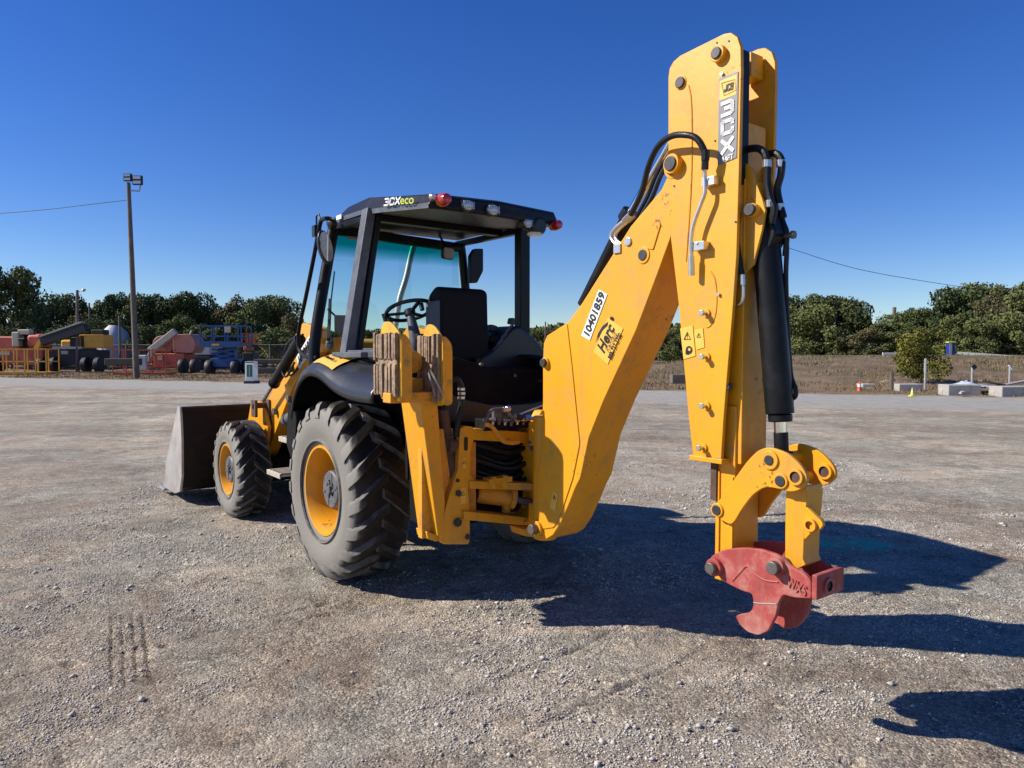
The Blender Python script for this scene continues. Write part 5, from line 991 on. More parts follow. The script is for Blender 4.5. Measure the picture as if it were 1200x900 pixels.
m = MB(); m.tube([T2+Vector((0, 0, -0.15)), T2+Vector((0.5, 0, -0.1))], 0.04, 6); m.lathe([(-0.12, 0.05), (0, 0.17), (0.1, 0.12)], T2+Vector((0.55, 0, 0.0)), 'z', 10); m.build('lamp_head', 'galv', lp2)
for px, pt, pb, d, r, lab in ((141, 370, 425, 62, 0.10, 'grey metal post between the pole and the dark barrier'), (106, 355, 415, 75, 0.09, 'thin wooden post rising over the yellow boom lift'), (639, 377, 440, 75, 0.07, 'thin pole on the horizon between canopy and boom'), (1047, 360, 412, 120, 0.30, 'tall stake with red top above the far tree line')):
    bb_, tt_ = wd(px, pb, d), wd(px, pt, d); m = MB(); m.cyl((0,0,0), (0,0,tt_.z-bb_.z), r, 8); o = m.build('utility_pole', 'wood_pole'); o.location = bb_; tag(o, lab, 'pole')
def wire(pts, label):
    m = MB(); m.tube(smooth_path(pts, 8), 0.022, 5); o = m.build('power_line', 'lift_black'); tag(o, label, 'wire')
wire([wd(-60, 253, 47), wd(0, 250, 47), wd(60, 245, 47), wd(110, 239, 47), wd(149, 234.5, 47)], 'black wire running left from the floodlight pole')
wire([wd(900, 283, 60), wd(927, 291.5, 60), wd(1000, 314, 60), wd(1080, 329, 60), wd(1160, 340, 60), wd(1260, 348, 60)], 'black wire crossing the sky right of the boom')

# ---- chain link fence along the left verge
fe = empty('chain_link_fence', wd(290, 432, 66)); tag(fe, 'grey chain link fence with top rail behind the parked lifts', 'fence')
fe.location.z = 0; O = fe.location.copy(); fa_, fb_ = wd(-40, 432, 69), wd(345, 432, 66)
for k in range(15):
    p = fa_.lerp(fb_, k/14)-O; m = MB(); m.cyl((p.x, p.y, -p.z*0), (p.x, p.y, 2.6), 0.045, 6); m.build('post', 'galv_dull', fe)
m = MB(); m.tube([Vector((fa_.x, fa_.y, 2.5))-Vector((O.x, O.y, 0)), Vector((fb_.x, fb_.y, 2.5))-Vector((O.x, O.y, 0))], 0.035, 6); m.build('top_rail', 'galv_dull', fe)
m = MB(); A_, B_ = Vector((fa_.x-O.x, fa_.y-O.y, 0)), Vector((fb_.x-O.x, fb_.y-O.y, 0)); L_ = (B_-A_).length; d_ = (B_-A_).normalized()
for k in range(int(L_/0.22)):
    for sg in (1, -1):
        a = A_+d_*(k*0.22)+Vector((0,0,0.1 if sg > 0 else 2.5)); c = A_+d_*min(L_, k*0.22+2.4)+Vector((0,0,2.5 if sg > 0 else 0.1)); m.beam(a, c, 0.007, 0.007)
me_ = m.build('wire_mesh', 'galv_dull', fe); me_['kind'] = 'stuff'
# low concrete slabs lying by the fence
for i, (px0, px1, y0, y1, lab) in enumerate(((297, 350, 421, 426, 'long dark concrete slab right of the blue scissor lift, upper of two'), (290, 352, 431, 437, 'long dark concrete slab right of the blue scissor lift, lower of two'), (122, 160, 420, 428, 'weathered concrete slab behind the floodlight pole'))):
    p, q = wd(px0, y1, 50), wd(px1, y0, 50); m = MB(); m.box((0, 0, 0), (q.x-p.x, 0.8, q.z-p.z)); o = m.build('concrete_slab', 'slab_dark', None, 0.05); o.location = (p.x, p.y, max(p.z, 0.05)); tag(o, lab, 'slab', 'concrete slabs by the fence')

# ---- parked lifts on the left
def bwheel(parent, x, y, r, w_):
    m = MB(); m.lathe([(-w_/2, r*0.5), (-w_/2, r*0.93), (-w_*0.35, r), (w_*0.35, r), (w_/2, r*0.93), (w_/2, r*0.5)], (0,0,0), 'x', 20); o = m.build('wheel', 'lift_black', parent); o.location = (x, y, r)
    m = MB(); m.lathe([(-w_/2-0.01, r*0.52), (-w_/2+0.06, r*0.2), (-w_/2+0.06, 0.01)], (0,0,0), 'x', 16, closed=False); m.build('rim', 'lift_black', o)
def basket(parent, x0, x1, y0, y1, z0, z1, mt, name='work_platform'):
    m = MB(); t = 0.07
    m.box((x0, y0, z0), (x1, y1, z0+0.16)); o = m.build(name, mt, parent)
    m = MB(); n_ = max(3, int((x1-x0)/0.8))
    for y in (y0, y1):
        for zz in (z0+(z1-z0)*0.5, z1): m.beam((x0, y, zz), (x1, y, zz), t, t)
        for k in range(n_+1): x = x0+(x1-x0)*k/n_; m.beam((x, y, z0+0.16), (x, y, z1), t, t)
    for x in (x0, x1):
        for zz in (z0+(z1-z0)*0.5, z1): m.beam((x, y0, zz), (x, y1, zz), t, t)
    m.build('guard_rail', mt, o)
def base_at(px, py, d): p = wd(px, py, d); return Vector((p.x, p.y, max(0.0, p.z*0)))
PX = lambda d: d/CAM_F
# far-left red boom lift
D = 60; k_ = PX(D); g = wd(30, 434, D); e = empty('boom_lift', (g.x, g.y, 0.1)); tag(e, 'red boom lift with cream boom stack behind a yellow railed platform', 'boom lift')
def zz(py, d): return wd(600, py, d).z
def xx(px, d): return wd(px, 414, d).x
def Bx(px0, px1, py0, py1, y0, y1, mt, name, parent, d=D, bev=0.08):
    m = MB(); ox, oy, oz = parent.location; m.box((xx(px0, d)-ox, y0, zz(py1, d)-oz), (xx(px1, d)-ox, y1, zz(py0, d)-oz)); return m.build(name, mt, parent, bev)
Bx(-12, 20, 394, 410, 0.2, 2, 'lift_red', 'turret', e, bev=0.15); Bx(14, 22, 389, 406, 0, 0.6, 'lift_cream', 'boom_stack', e); Bx(20, 34, 386, 392, 0.1, 0.7, 'lift_cream', 'boom_head', e); Bx(30, 49, 391, 408, 0, 1.6, 'lift_red', 'counterweight', e, bev=0.35); Bx(22, 30, 396, 399, -0.1, 0.5, 'lift_black', 'hose_tray', e); Bx(-8, 10, 412, 416, 0.12, 0.22, 'lift_cream', 'stripe', e, bev=0.0); Bx(-15, 48, 408, 428, 0.2, 2.0, 'lift_red', 'chassis', e); Bx(22, 30, 392, 406, 0.6, 1.4, 'lift_black', 'engine_bay', e)
for px in (-5, 46): bwheel(e, xx(px, D)-g.x, 0.3, 0.62, 0.5)
# yellow platform
D2 = 54; g2 = wd(30, 437, D2); e = empty('platform_basket', (g2.x, g2.y, 0.0)); tag(e, 'yellow steel work platform with guard rails parked on the dry grass', 'work platform')
basket(e, xx(-15, D2)-g2.x, xx(60, D2)-g2.x, -0.6, 0.9, 0.15, zz(409, D2), 'lift_yellow')
# black and yellow boom lift
g3 = wd(90, 430, D); e = empty('boom_lift', (g3.x, g3.y, 0.1)); tag(e, 'black and yellow boom lift with long telescopic boom lowered to the left', 'boom lift')
Bx(60, 112, 410, 428, 0, 2.2, 'lift_black', 'chassis', e); Bx(91, 120, 392, 408, 0.2, 1.8, 'lift_yellow', 'counterweight', e); Bx(68, 82, 398, 408, 0.3, 1.5, 'lift_yellow', 'engine_cover', e, bev=0.2); Bx(94, 97, 394, 407, 0.15, 0.22, 'lift_black', 'grille', e, D, 0.0); Bx(72, 80, 411, 415, -0.06, 0.02, 'lift_cream', 'name_plate', e, D, 0.0); Bx(62, 96, 406, 409, -0.1, 1.9, 'lift_grey', 'deck', e, D, 0.02); Bx(80, 92, 395, 408, 0.2, 1.5, 'lift_black', 'turret', e); Bx(104, 118, 386, 392, 0.4, 1.4, 'lift_black', 'boom_root', e)
m = MB(); m.beam((xx(50, D)-g3.x, -0.1, zz(400, D)-0.1), (xx(103, D)-g3.x, -0.1, zz(384, D)-0.1), 0.5, 0.75); bo_ = m.build('telescopic_boom', 'lift_black', e, 0.05)
m = MB(); m.beam((xx(51, D)-g3.x, -0.1, zz(400, D)+0.33), (xx(99, D)-g3.x, -0.1, zz(384, D)+0.36), 0.53, 0.14); m.build('boom_top_lit', 'lift_cream', bo_)  # cream strip paints the sunlit top face of the boom
m = MB(); m.beam((xx(52, D)-g3.x, -0.1, zz(397, D)-0.1), (xx(44, D)-g3.x, -0.1, zz(409, D)-0.1), 0.4, 0.35); m.build('jib', 'lift_yellow', e)
for px in (64, 101, 116): bwheel(e, xx(px, D)-g3.x, 0.0, 0.66, 0.42)
# pink boom lift with cream boom
D4 = 57; g4 = wd(200, 433, D4); e = empty('boom_lift', (g4.x, g4.y, 0.05)); tag(e, 'faded pink boom lift with cream boom tilted up beside the blue scissor lift', 'boom lift')

def Px(pts, y0, y1, mt, name, parent, d):
    m = MB(); ox, oy, oz = parent.location; m.prism(rc([(xx(a, d)-ox, zz(b, d)-oz) for a, b in pts], 0.18), 'y', y0, y1); return m.build(name, mt, parent, 0.05)
Px([(176, 412), (177, 399), (182, 394), (197, 392), (199, 400), (199, 412)], 0.3, 2.0, 'lift_pink', 'engine_cover', e, D4); Px([(201, 413), (201, 394), (205, 392), (222, 391), (227, 398), (228, 408), (224, 414)], 0.2, 2.0, 'lift_pink', 'counterweight', e, D4)
Bx(184, 193, 397, 403, 0.27, 0.32, 'lift_black', 'engine_opening', e, D4, 0.0); Bx(197, 202, 396, 414, 0.5, 1.6, 'lift_black', 'engine_bay', e, D4, 0.0); Bx(183, 190, 417, 422, 0.17, 0.22, 'lift_cream', 'data_plate', e, D4, 0.0)
m = MB(); m.cyl((xx(220, D4)-g4.x, 0.5, zz(392, D4)), (xx(222, D4)-g4.x, 0.5, zz(388, D4)), 0.09, 8); m.build('exhaust', 'lift_cream', e); Bx(178, 215, 414, 431, 0.2, 2.2, 'lift_red', 'chassis', e, D4)
m = MB(); m.beam((xx(178, D4)-g4.x, -0.2, zz(412, D4)), (xx(208, D4)-g4.x, -0.2, zz(389, D4)), 0.45, 0.50); m.build('telescopic_boom', 'lift_cream', e, 0.04)
m = MB(); m.beam((xx(172, D4)-g4.x, -0.3, zz(428, D4)), (xx(183, D4)-g4.x, -0.3, zz(410, D4)), 0.35, 0.4); m.build('jib', 'lift_cream', e, 0.04)
for px in (215, 229): bwheel(e, xx(px, D4)-g4.x, -0.1, 0.62, 0.42)
D5 = 53; g5 = wd(170, 437, D5); e = empty('platform_basket', (g5.x, g5.y, 0.0)); tag(e, 'dark red work platform with guard rails in front of the floodlight pole', 'work platform')
basket(e, xx(137, D5)-g5.x, xx(199, D5)-g5.x, -0.6, 0.9, 0.15, zz(410, D5), 'lift_red'); Bx(167, 177, 416, 434, -0.7, -0.5, 'lift_grey', 'control_box', e, D5)
g6 = wd(235, 428, 66); e = empty('trailer', (g6.x, g6.y, 0)); tag(e, 'pale grey trailer body half hidden by the blue scissor lift', 'trailer'); Bx(225, 246, 401, 416, 0, 3, 'lift_grey', 'body', e, 66); Bx(226, 246, 417, 422, 0, 3, 'lift_black', 'underframe', e, 66); bwheel(e, xx(233, 66)-g6.x, 0.0, 0.55, 0.5)
g6 = wd(135, 428, 72); e = empty('grey_tank', (g6.x, g6.y, 0)); tag(e, 'grey tapered tank standing behind the fence left of the floodlight pole', 'tank')
m = MB(); m.lathe([(0.0, 1.5), (2.0, 1.6), (3.2, 1.2), (3.9, 0.5)], (0, 0, 0.6), 'z', 16); m.build('tank_body', 'lift_grey', e); m = MB()
for a in range(4): m.cyl((math.cos(a*1.57)*1.2, math.sin(a*1.57)*1.2, 0), (math.cos(a*1.57)*1.2, math.sin(a*1.57)*1.2, 0.7), 0.08, 6)
m.build('tank_legs', 'galv', e)
# blue scissor lift
D7 = 55; g7 = wd(264, 437, D7); e = empty('scissor_lift', (g7.x, g7.y, 0.0)); tag(e, 'blue scissor lift folded down with a railed platform on top', 'scissor lift')
X0, X1 = xx(243, D7)-g7.x, xx(284, D7)-g7.x; z_ = lambda py: zz(py, D7)
basket(e, xx(239.5, D7)-g7.x, xx(287, D7)-g7.x, -0.7, 1.4, z_(406), z_(382), 'lift_blue', 'platform')
m = MB(); m.box((xx(239.5, D7)-g7.x, -0.75, z_(407)), (xx(287, D7)-g7.x, -0.68, z_(400))); m.build('platform_skirt', 'lift_blue', e)
for i in range(3):
    za, zb = z_(426)+i*(z_(409)-z_(426))/3, z_(426)+(i+1)*(z_(409)-z_(426))/3
    for a, b_ in ((za, zb), (zb, za)): m = MB(); m.beam((X0+0.5, -0.4+0.1*(a > b_), a), (X1-0.5, -0.4+0.1*(a > b_), b_), 0.12, 0.14); m.build('scissor_arm', 'lift_blue', e)
m = MB(); m.box((X0+0.4, -0.5, z_(430)), (X1-0.4, 1.3, z_(420))); m.box((X0+0.7, 0.2, z_(421)), (X1-0.7, 1.0, z_(408))); m.box((X0-0.1, 0, z_(432)), (X1+0.1, 0.9, z_(428))); m.build('chassis', 'lift_blue', e, 0.04)
for px in (242, 249, 278, 285): bwheel(e, xx(px, D7)-g7.x, -0.4 if px in (249, 278) else 0.5, 0.60, 0.40)
m = MB(); m.box((xx(268, D7)-g7.x, -0.76, z_(390)), (xx(275, D7)-g7.x, -0.74, z_(383))); m.build('notice_panel', 'lift_cream', e); m = MB(); m.box((xx(253, D7)-g7.x, -0.78, z_(405.5)), (xx(262, D7)-g7.x, -0.76, z_(403))); m.build('name_plate', 'lift_yellow', e)
D8 = 60; g8 = wd(291, 433, D8); e = empty('boom_lift', (g8.x, g8.y, 0.0)); tag(e, 'small orange lift peeking out behind the blue scissor lift', 'boom lift')
basket(e, xx(284, D8)-g8.x, xx(297, D8)-g8.x, 0, 1.2, zz(404, D8), zz(391, D8), 'lift_orange'); Bx(284, 293, 406, 411, 0.2, 1.0, 'lift_orange', 'boom', e, D8); Bx(284, 296, 413, 428, 0, 1.5, 'lift_black', 'chassis', e, D8)
# pavement sign
p = wg(293, 449.5); sc = p.y/CAM_F; e = empty('pavement_sign', p); tag(e, 'white framed standing sign with a green panel at the yard edge', 'sign')
m = MB(); m.box((-5.2*sc, -0.05, 3*sc), (5.2*sc, 0.0, 26*sc)); m.box((-5.2*sc, 0.55, 3*sc), (5.2*sc, 0.6, 26*sc)); m.box((-5.2*sc, -0.05, 24*sc), (5.2*sc, 0.6, 26*sc)); m.build('frame', 'sticker_white', e, 0.02); m = MB(); m.box((-3.2*sc, -0.06, 8*sc), (3.4*sc, -0.05, 22*sc)); m.build('panel', 'sign_green', e); m = MB(); m.box((-6*sc, -0.2, 0), (6*sc, 0.8, 3*sc)); m.build('base', 'lift_black', e, 0.02)
text('SALE', 'panel_lettering', 'sticker_white', e, (0.1*sc, -0.062, 15*sc), Vector((0, 0, -1)), Vector((1, 0, 0)), 4.5*sc, 11*sc) if False else None
m = MB()
for k in range(7): m.box((-0.7*sc, -0.064, (9.2+k*1.7)*sc), (0.7*sc, -0.061, (10.2+k*1.7)*sc))
m.build('panel_marks', 'lift_grey', e)

# ---- right side things
def cone(px, py, h, mt, lab):
    p = wg(px, py); e = empty('traffic_cone', (p.x, p.y, relief(np.array([p.x]), np.array([p.y]))[0])); tag(e, lab, 'traffic cone'); r = h*0.22
    m = MB(); m.lathe([(0.04, r), (h*0.45, r*0.62), (h*0.96, r*0.22), (h, r*0.18)], (0,0,0), 'z', 16); m.build('cone_body', mt, e); m = MB(); m.box((-r*1.35, -r*1.35, 0), (r*1.35, r*1.35, 0.045)); m.build('base', mt, e)
    m = MB(); m.lathe([(h*0.5, r*0.60), (h*0.72, r*0.46)], (0,0,0), 'z', 16, closed=False); m.build('reflective_band', 'sticker_white', e)
cone(1007, 460, 0.50, 'cone_orange', 'orange traffic cone with a white band on the yard edge'); cone(1069, 464.5, 0.34, 'cone_lime', 'yellow green traffic cone in front of the pale block')
for i, (px0, px1, pt, pb, lab) in enumerate(((1113, 1152, 451, 464.5, 'large brown concrete block below the silver tarpaulin'), (1176, 1222, 453, 466, 'large concrete block at the right edge of the photo'), (1055, 1082, 450, 461, 'pale block with a dark end behind the lime cone'), (1012, 1026, 450, 457.5, 'short pale block with black face right of the orange cone'), (990, 1001, 441, 447.5, 'small grey block on the dirt above the orange cone'), (1015, 1033, 441.5, 446.5, 'grey slab left of the round tree at the foot of the bank'), (1100, 1114, 446, 452, 'rough stone block left of the tarpaulin heap'))):
    p = wg(px0, pb); q = wd(px1, pt, p.y); hgt = (pb-pt)*p.y/CAM_F; m = MB(); m.box((0, 0, -0.05), (q.x-p.x, 0.75, hgt)); o = m.build('concrete_block', 'concrete', None, 0.04); o.location = (p.x, p.y+0.1, 0); o.rotation_euler = (0, 0, R_(random.uniform(-9, 3))); tag(o, lab, 'concrete block', 'concrete blocks at the yard edge')
# tarp heap
p = wd(1140, 452, 29.5); X_, Y_ = np.meshgrid(np.linspace(-1, 1, 26), np.linspace(-0.6, 0.6, 14), indexing='ij'); Z_ = (0.20*np.exp(-((X_+0.35)**2)*5-Y_**2*2)+0.22*np.abs(vnoise(X_, Y_, 3, 61))+0.25*np.abs(vnoise(X_, Y_, 7, 62)))*np.clip(1.25-np.abs(X_), 0, 1)
V2 = np.stack([X_.ravel()*1.05, Y_.ravel(), Z_.ravel()-0.05], 1); id2 = np.arange(26*14).reshape(26, 14); F2 = np.stack([id2[:-1,:-1], id2[1:,:-1], id2[1:,1:], id2[:-1,1:]], -1).reshape(-1, 4)
o = link('tarpaulin', np_mesh('tarpaulin', V2, F2, 'tarp')); o.location = (p.x, p.y, 0.30); tag(o, 'crumpled silver tarpaulin heaped on the large block', 'tarpaulin'); so = o.modifiers.new('t', 'SOLIDIFY'); so.thickness = 0.02
for i, (a, b_, lab) in enumerate((((1148, 446), (1176, 451), 'dark plank sloping down beside the silver tarpaulin'), ((1168, 453), (1203, 446), 'reddish plank lying right of the silver tarpaulin'))):
    m = MB(); p, q = wd(*a, 30), wd(*b_, 30); m.beam(p-p, q-p, 0.30, 0.07); o = m.build('plank', 'wood_pole' if i == 0 else 'sticker_tan', None, 0.01); o.location = p; tag(o, lab, 'plank')
# white rubble
for i, (px, py, s) in enumerate(((934, 443, .24), (941, 444, .20), (947, 443.5, .22), (955, 445, .17), (963, 445, .16), (972, 445.5, .15), (784, 441, .22), (792, 440, .18), (1037, 448, .2), (1047, 450, .14), (1128, 461, .12))):
    p = wg(px, py+4); m = MB(); m.lathe([(-0.5, 0.5), (-0.2, 1.0), (0.35, 0.85), (0.7, 0.3)], (0,0,0), 'z', 7); rn = random.Random(i); m.v = [(x*rn.uniform(0.7, 1.3)*s*1.3, y*rn.uniform(0.7, 1.3)*s, z*rn.uniform(0.7, 1.3)*s) for x, y, z in m.v]
    o = m.build('rock', 'concrete'); o.location = (p.x, p.y, 0.15); tag(o, 'pale broken rock ' + ['right beside the bucket ram', 'second right of the bucket ram, small', 'third right of the ram in the row', 'fourth right of the ram, flat', 'fifth right of the ram, low', 'at the right end of the row by the ram', 'left of the dark timber between boom and dipper', 'just left of the dark timber baulk', 'between the orange cone and weathered post', 'beside the weathered fence post', 'small, in front of the tarpaulin block'][i], 'rock', 'pale rocks along the verge')
for i, (px, pt, pb, lab) in enumerate(((1044.5, 435, 457, 'weathered fence post left of the round tree'), (1084, 420, 452, 'tall grey post in front of the round tree'), (1139, 430, 452, 'post carrying a black diamond sign on the bank'), (1183, 428, 452, 'thin white topped stake at the right of the bank'))):
    p = wd(px, pb, 31); t1 = wd(px, pt, 31); e = empty('post', p); tag(e, lab, 'post'); m = MB(); m.cyl((0, 0, -0.4), (0, 0, t1.z-p.z), 0.05 if i else 0.08, 8); m.build('shaft', 'galv' if i > 0 else 'wood_pole', e)
    if i == 2: m = MB(); s = 0.13; m.prism([(-s, 0), (0, -s), (s, 0), (0, s)], 'y', -0.06, -0.04); m.v = [(x+0.05, y, z+t1.z-p.z) for x, y, z in m.v]; m.build('diamond_plate', 'ink', e)
    if i == 3: m = MB(); m.beam((-0.1, -0.05, t1.z-p.z), (0.06, -0.05, t1.z-p.z-0.2), 0.08, 0.03); m.build('white_tip', 'sticker_white', e)
m = MB(); p = wd(788, 440, 33); q = wd(838, 436, 33); m.box((0, 0, 0), (q.x-p.x, 0.6, 0.42)); o = m.build('timber_beam', 'wood_pole', None, 0.03); o.location = (p.x, p.y, 0.3); tag(o, 'dark timber baulk lying beyond the yard seen between boom and dipper', 'timber')
# portable toilet & guard rail on the bank road
D9 = 66; p = wd(1115.5, 415, D9); s = PX(D9); e = empty('portable_toilet', p); tag(e, 'dark blue portable toilet standing by the road on the bank', 'portable toilet')
m = MB(); m.box((-0.30, 0, -0.35), (0.30, 0.45, 1.05)); m.build('cabin', 'toilet_blue', e, 0.04); m = MB(); m.box((-0.34, -0.04, 1.05), (0.34, 0.49, 1.15)); m.build('cabin_roof', 'cone_lime', e, 0.03); m = MB(); m.box((-0.25, -0.02, -0.1), (0.0, 0.0, 1.05)); m.build('door', 'lift_grey', e, 0.01)
gr = empty('guard_rail', wd(1122, 417, 64)); tag(gr, 'grey steel guard rail on short posts along the bank road', 'guard rail'); O = gr.location.copy()
A_, B_ = wd(1122, 413.5, 64)-O, wd(1215, 420.5, 46)-O
m = MB()
for dz in (-0.07, 0.0, 0.07): m.beam(A_+Vector((0, -0.03 if dz == 0 else 0, dz)), B_+Vector((0, -0.03 if dz == 0 else 0, dz)), 0.05, 0.085)
m.build('rail', 'galv', gr)
for k in range(11): p = A_.lerp(B_, k/10); m = MB(); m.box((p.x-0.06, p.y+0.04, p.z-0.9), (p.x+0.06, p.y+0.14, p.z)); m.build('post', 'wood_pole', gr)
gr2 = empty('road_barrier', wd(1030, 417, 62)); tag(gr2, 'white low barrier rail beside the far road left of the round tree', 'barrier'); m = MB(); m.beam((0.3, 0, 0.2), (2.4, 0, 0.2), 0.08, 0.18); m.build('rail', 'sticker_white', gr2)
for k in range(3): m = MB(); m.box((0.4+k*0.9, 0, -0.4), (0.5+k*0.9, 0.1, 0.2)); m.build('post', 'sticker_white', gr2)
p0, p1 = wd(915, 419.5, 60), wd(1260, 417, 60); m = MB(); m.box((p0.x, 0, 0), (p1.x+8, 5.5, 0.06)); rd = m.build('road', 'concrete'); rd.location = (0, 61, 1.40); rd.rotation_euler = (0, 0, R_(-8)); tag(rd, kind='structure')

# ---- trees
def leafmat(name, c1, c2):
    m = bpy.data.materials.new(name); m.use_nodes = True; n = m.node_tree.nodes; l = m.node_tree.links; b = n['Principled BSDF']
    tc = n.new('ShaderNodeTexCoord'); oi = n.new('ShaderNodeObjectInfo'); nz = n.new('ShaderNodeTexNoise'); nz.inputs['Scale'].default_value = 0.55; nz.inputs['Detail'].default_value = 6; l.new(tc.outputs['Object'], nz.inputs['Vector'])
    wn = n.new('ShaderNodeTexWhiteNoise'); sn = n.new('ShaderNodeVectorMath'); sn.operation = 'SNAP'; sn.inputs[1].default_value = (0.5, 0.5, 0.5); l.new(tc.outputs['Object'], sn.inputs[0]); l.new(sn.outputs[0], wn.inputs['Vector'])
    ad = n.new('ShaderNodeMath'); ad.operation = 'MULTIPLY_ADD'; ad.inputs[1].default_value = 0.35; l.new(wn.outputs['Value'], ad.inputs[0]); l.new(nz.outputs['Fac'], ad.inputs[2])
    ad2 = n.new('ShaderNodeMath'); ad2.operation = 'MULTIPLY_ADD'; ad2.inputs[1].default_value = 0.3; l.new(oi.outputs['Random'], ad2.inputs[0]); l.new(ad.outputs[0], ad2.inputs[2])
    cr = n.new('ShaderNodeValToRGB'); e = cr.color_ramp.elements; e[0].position = 0.5; e[0].color = (*c1, 1); e[1].position = 1.05 if False else 1.0; e[1].color = (*c2, 1)
    l.new(ad2.outputs[0], cr.inputs[0]); l.new(cr.outputs[0], b.inputs['Base Color']); b.inputs['Roughness'].default_value = 0.8; b.inputs['Specular IOR Level'].default_value = 0.2
    b.inputs['Subsurface Weight'].default_value = 0.0; M[name] = m
leafmat('leaf_dark', (0.026, 0.042, 0.014), (0.105, 0.125, 0.042)); leafmat('leaf_mid', (0.036, 0.054, 0.018), (0.14, 0.155, 0.05)); leafmat('leaf_autumn', (0.048, 0.050, 0.022), (0.15, 0.135, 0.06)); leafmat('leaf_lime', (0.05, 0.065, 0.012), (0.20, 0.18, 0.03))
def crown_mesh(name, seed, mt, H, Wd, n=11000, leaf=0.19, low=0.10):
    g = np.random.default_rng(seed); nb = 26; C_ = np.stack([g.normal(0, Wd*0.24, nb), g.normal(0, Wd*0.24, nb), H*(low+0.10+(0.85-low)*g.random(nb))], 1)
    fall = 1-np.clip((C_[:,2]/H-0.5)/0.5, 0, 1)**2*0.6; C_[:,:2] *= fall[:,None]; Rb = Wd*(0.09+0.13*g.random(nb))
    w_ = Rb**2; w_ /= w_.sum(); k = g.choice(nb, n, p=w_); d = g.normal(size=(n, 3)); d /= np.linalg.norm(d, axis=1)[:, None]
    rad = (0.72+0.38*g.random(n)**0.6)*Rb[k]*(1+0.22*g.normal(size=n)*0.5); P = C_[k]+d*rad[:, None]*np.array([1, 1, 0.85]); P[:, 2] = np.maximum(P[:, 2], 0.05)
    nrm = d+0.9*g.normal(size=(n, 3)); nrm /= np.linalg.norm(nrm, axis=1)[:, None]; a = np.cross(nrm, g.normal(size=(n, 3))); a /= np.linalg.norm(a, axis=1)[:, None]; b = np.cross(nrm, a)
    s = leaf*(0.5+g.random(n))[:, None]; Q = np.stack([P-a*s, P-b*s*0.7, P+a*s, P+b*s*0.7], 1).reshape(-1, 3); return np_mesh(name, Q, np.arange(4*n).reshape(-1, 4), mt)
def make_tree(seed, mt, H, Wd, **k):
    e = empty('tree', (0, 0, 0)); m = MB(); g = random.Random(seed); m.tube([(0, 0, -0.5), (0.1*g.random(), 0, H*0.3), (0.3*g.random(), 0.1, H*0.7)], [0.035*H*0.6, 0.022*H*0.6, 0.006*H], 8)
    for i in range(6):
        a = g.random()*6.28; z = H*g.uniform(0.25, 0.6); m.tube([(0, 0, z), (math.cos(a)*Wd*0.2, math.sin(a)*Wd*0.2, z+H*0.12), (math.cos(a)*Wd*0.34, math.sin(a)*Wd*0.34, z+H*0.28)], [0.010*H, 0.007*H, 0.002*H], 6)
    m.build('trunk', 'bark', e); link('crown', crown_mesh('crown', seed, mt, H, Wd, **k), e); return e
protos = [make_tree(101, 'leaf_dark', 10, 9), make_tree(102, 'leaf_mid', 10, 8.5), make_tree(103, 'leaf_autumn', 10, 8), make_tree(104, 'leaf_dark', 10, 7), make_tree(105, 'leaf_mid', 10, 10)]
used = [False]*5
ANCH = [(-99, 22, 'at the left edge of the photo'), (22, 48, 'behind the red boom lift'), (48, 82, 'left of the slim lamp pole'), (82, 104, 'beside the slim lamp pole'), (104, 140, 'left of the floodlight pole'), (140, 165, 'directly behind the floodlight pole'), (165, 190, 'right of the floodlight pole'), (190, 232, 'behind the pink boom lift'), (232, 275, 'behind the blue scissor lift'), (275, 300, 'behind the green panelled sign'), (300, 332, 'left of the loader arm'), (332, 380, 'behind the canopy front post'),
 (380, 420, 'seen through the canopy, leftmost'), (420, 470, 'seen through the windscreen'), (470, 520, 'behind the steering wheel'), (520, 575, 'behind the seat'), (575, 610, 'left of the right canopy post'), (610, 640, 'right of the right canopy post'), (640, 690, 'left edge of the boom'), (690, 762, 'hidden by the boom'), (762, 790, 'in the gap below the boom, left side'), (790, 830, 'in the gap between boom and dipper'), (830, 895, 'behind the dipper'), (895, 945, 'just right of the black bucket ram'), (945, 965, 'in the clump right of the ram, middle'), (965, 990, 'at the right end of the tall clump by the ram'),
 (990, 1015, 'above the orange traffic cone'), (1015, 1030, 'left of the tall stake'), (1030, 1055, 'below the tall stake'), (1055, 1070, 'over the left half of the round tree'), (1070, 1090, 'over the right half of the round tree'), (1090, 1110, 'left of the portable toilet'), (1110, 1140, 'above the portable toilet'), (1140, 1160, 'over the start of the guard rail'), (1160, 1185, 'over the middle of the guard rail'), (1185, 1215, 'at the right edge of the photo'), (1215, 1400, 'just beyond the right edge')]
seen = set(); SZ = ['tall', 'lower', 'smaller', 'stout', 'narrow', 'ragged', 'dense', 'loose']
def put(kind, px, top, depth, wpx=None, label=None, group=None, zb=0.0):
    an = [c for a, b, c in ANCH if a <= px < b][0]; kd = kinds[kind]; dist = 'far-off' if depth > 140 else ('distant' if depth > 110 else '')
    for z in ([SZ[0]] if top < 362 else [SZ[1]]) + SZ[2:]:
        label = ' '.join((z + ' ' + kd + ' ' + dist + ' tree ' + an).split())
        if label not in seen: break
    seen.add(label)
    e = protos[kind] if not used[kind] else copy_tree(protos[kind]); used[kind] = True
    x = xx(px, depth); h = zz(top, depth)-zb; s = h/9.8; e.location = (x, depth, zb); sw_ = (wpx*PX(depth)/9.0) if wpx else s
    e.scale = (sw_, sw_, s); e.rotation_euler = (0, 0, random.uniform(0, 6.28)); tag(e, label, 'tree', group); return e
LG = 'trees in the belt behind the parked lifts'; RG = 'trees beyond the bank on the right'; FG = 'trees of the far wood behind the machine'
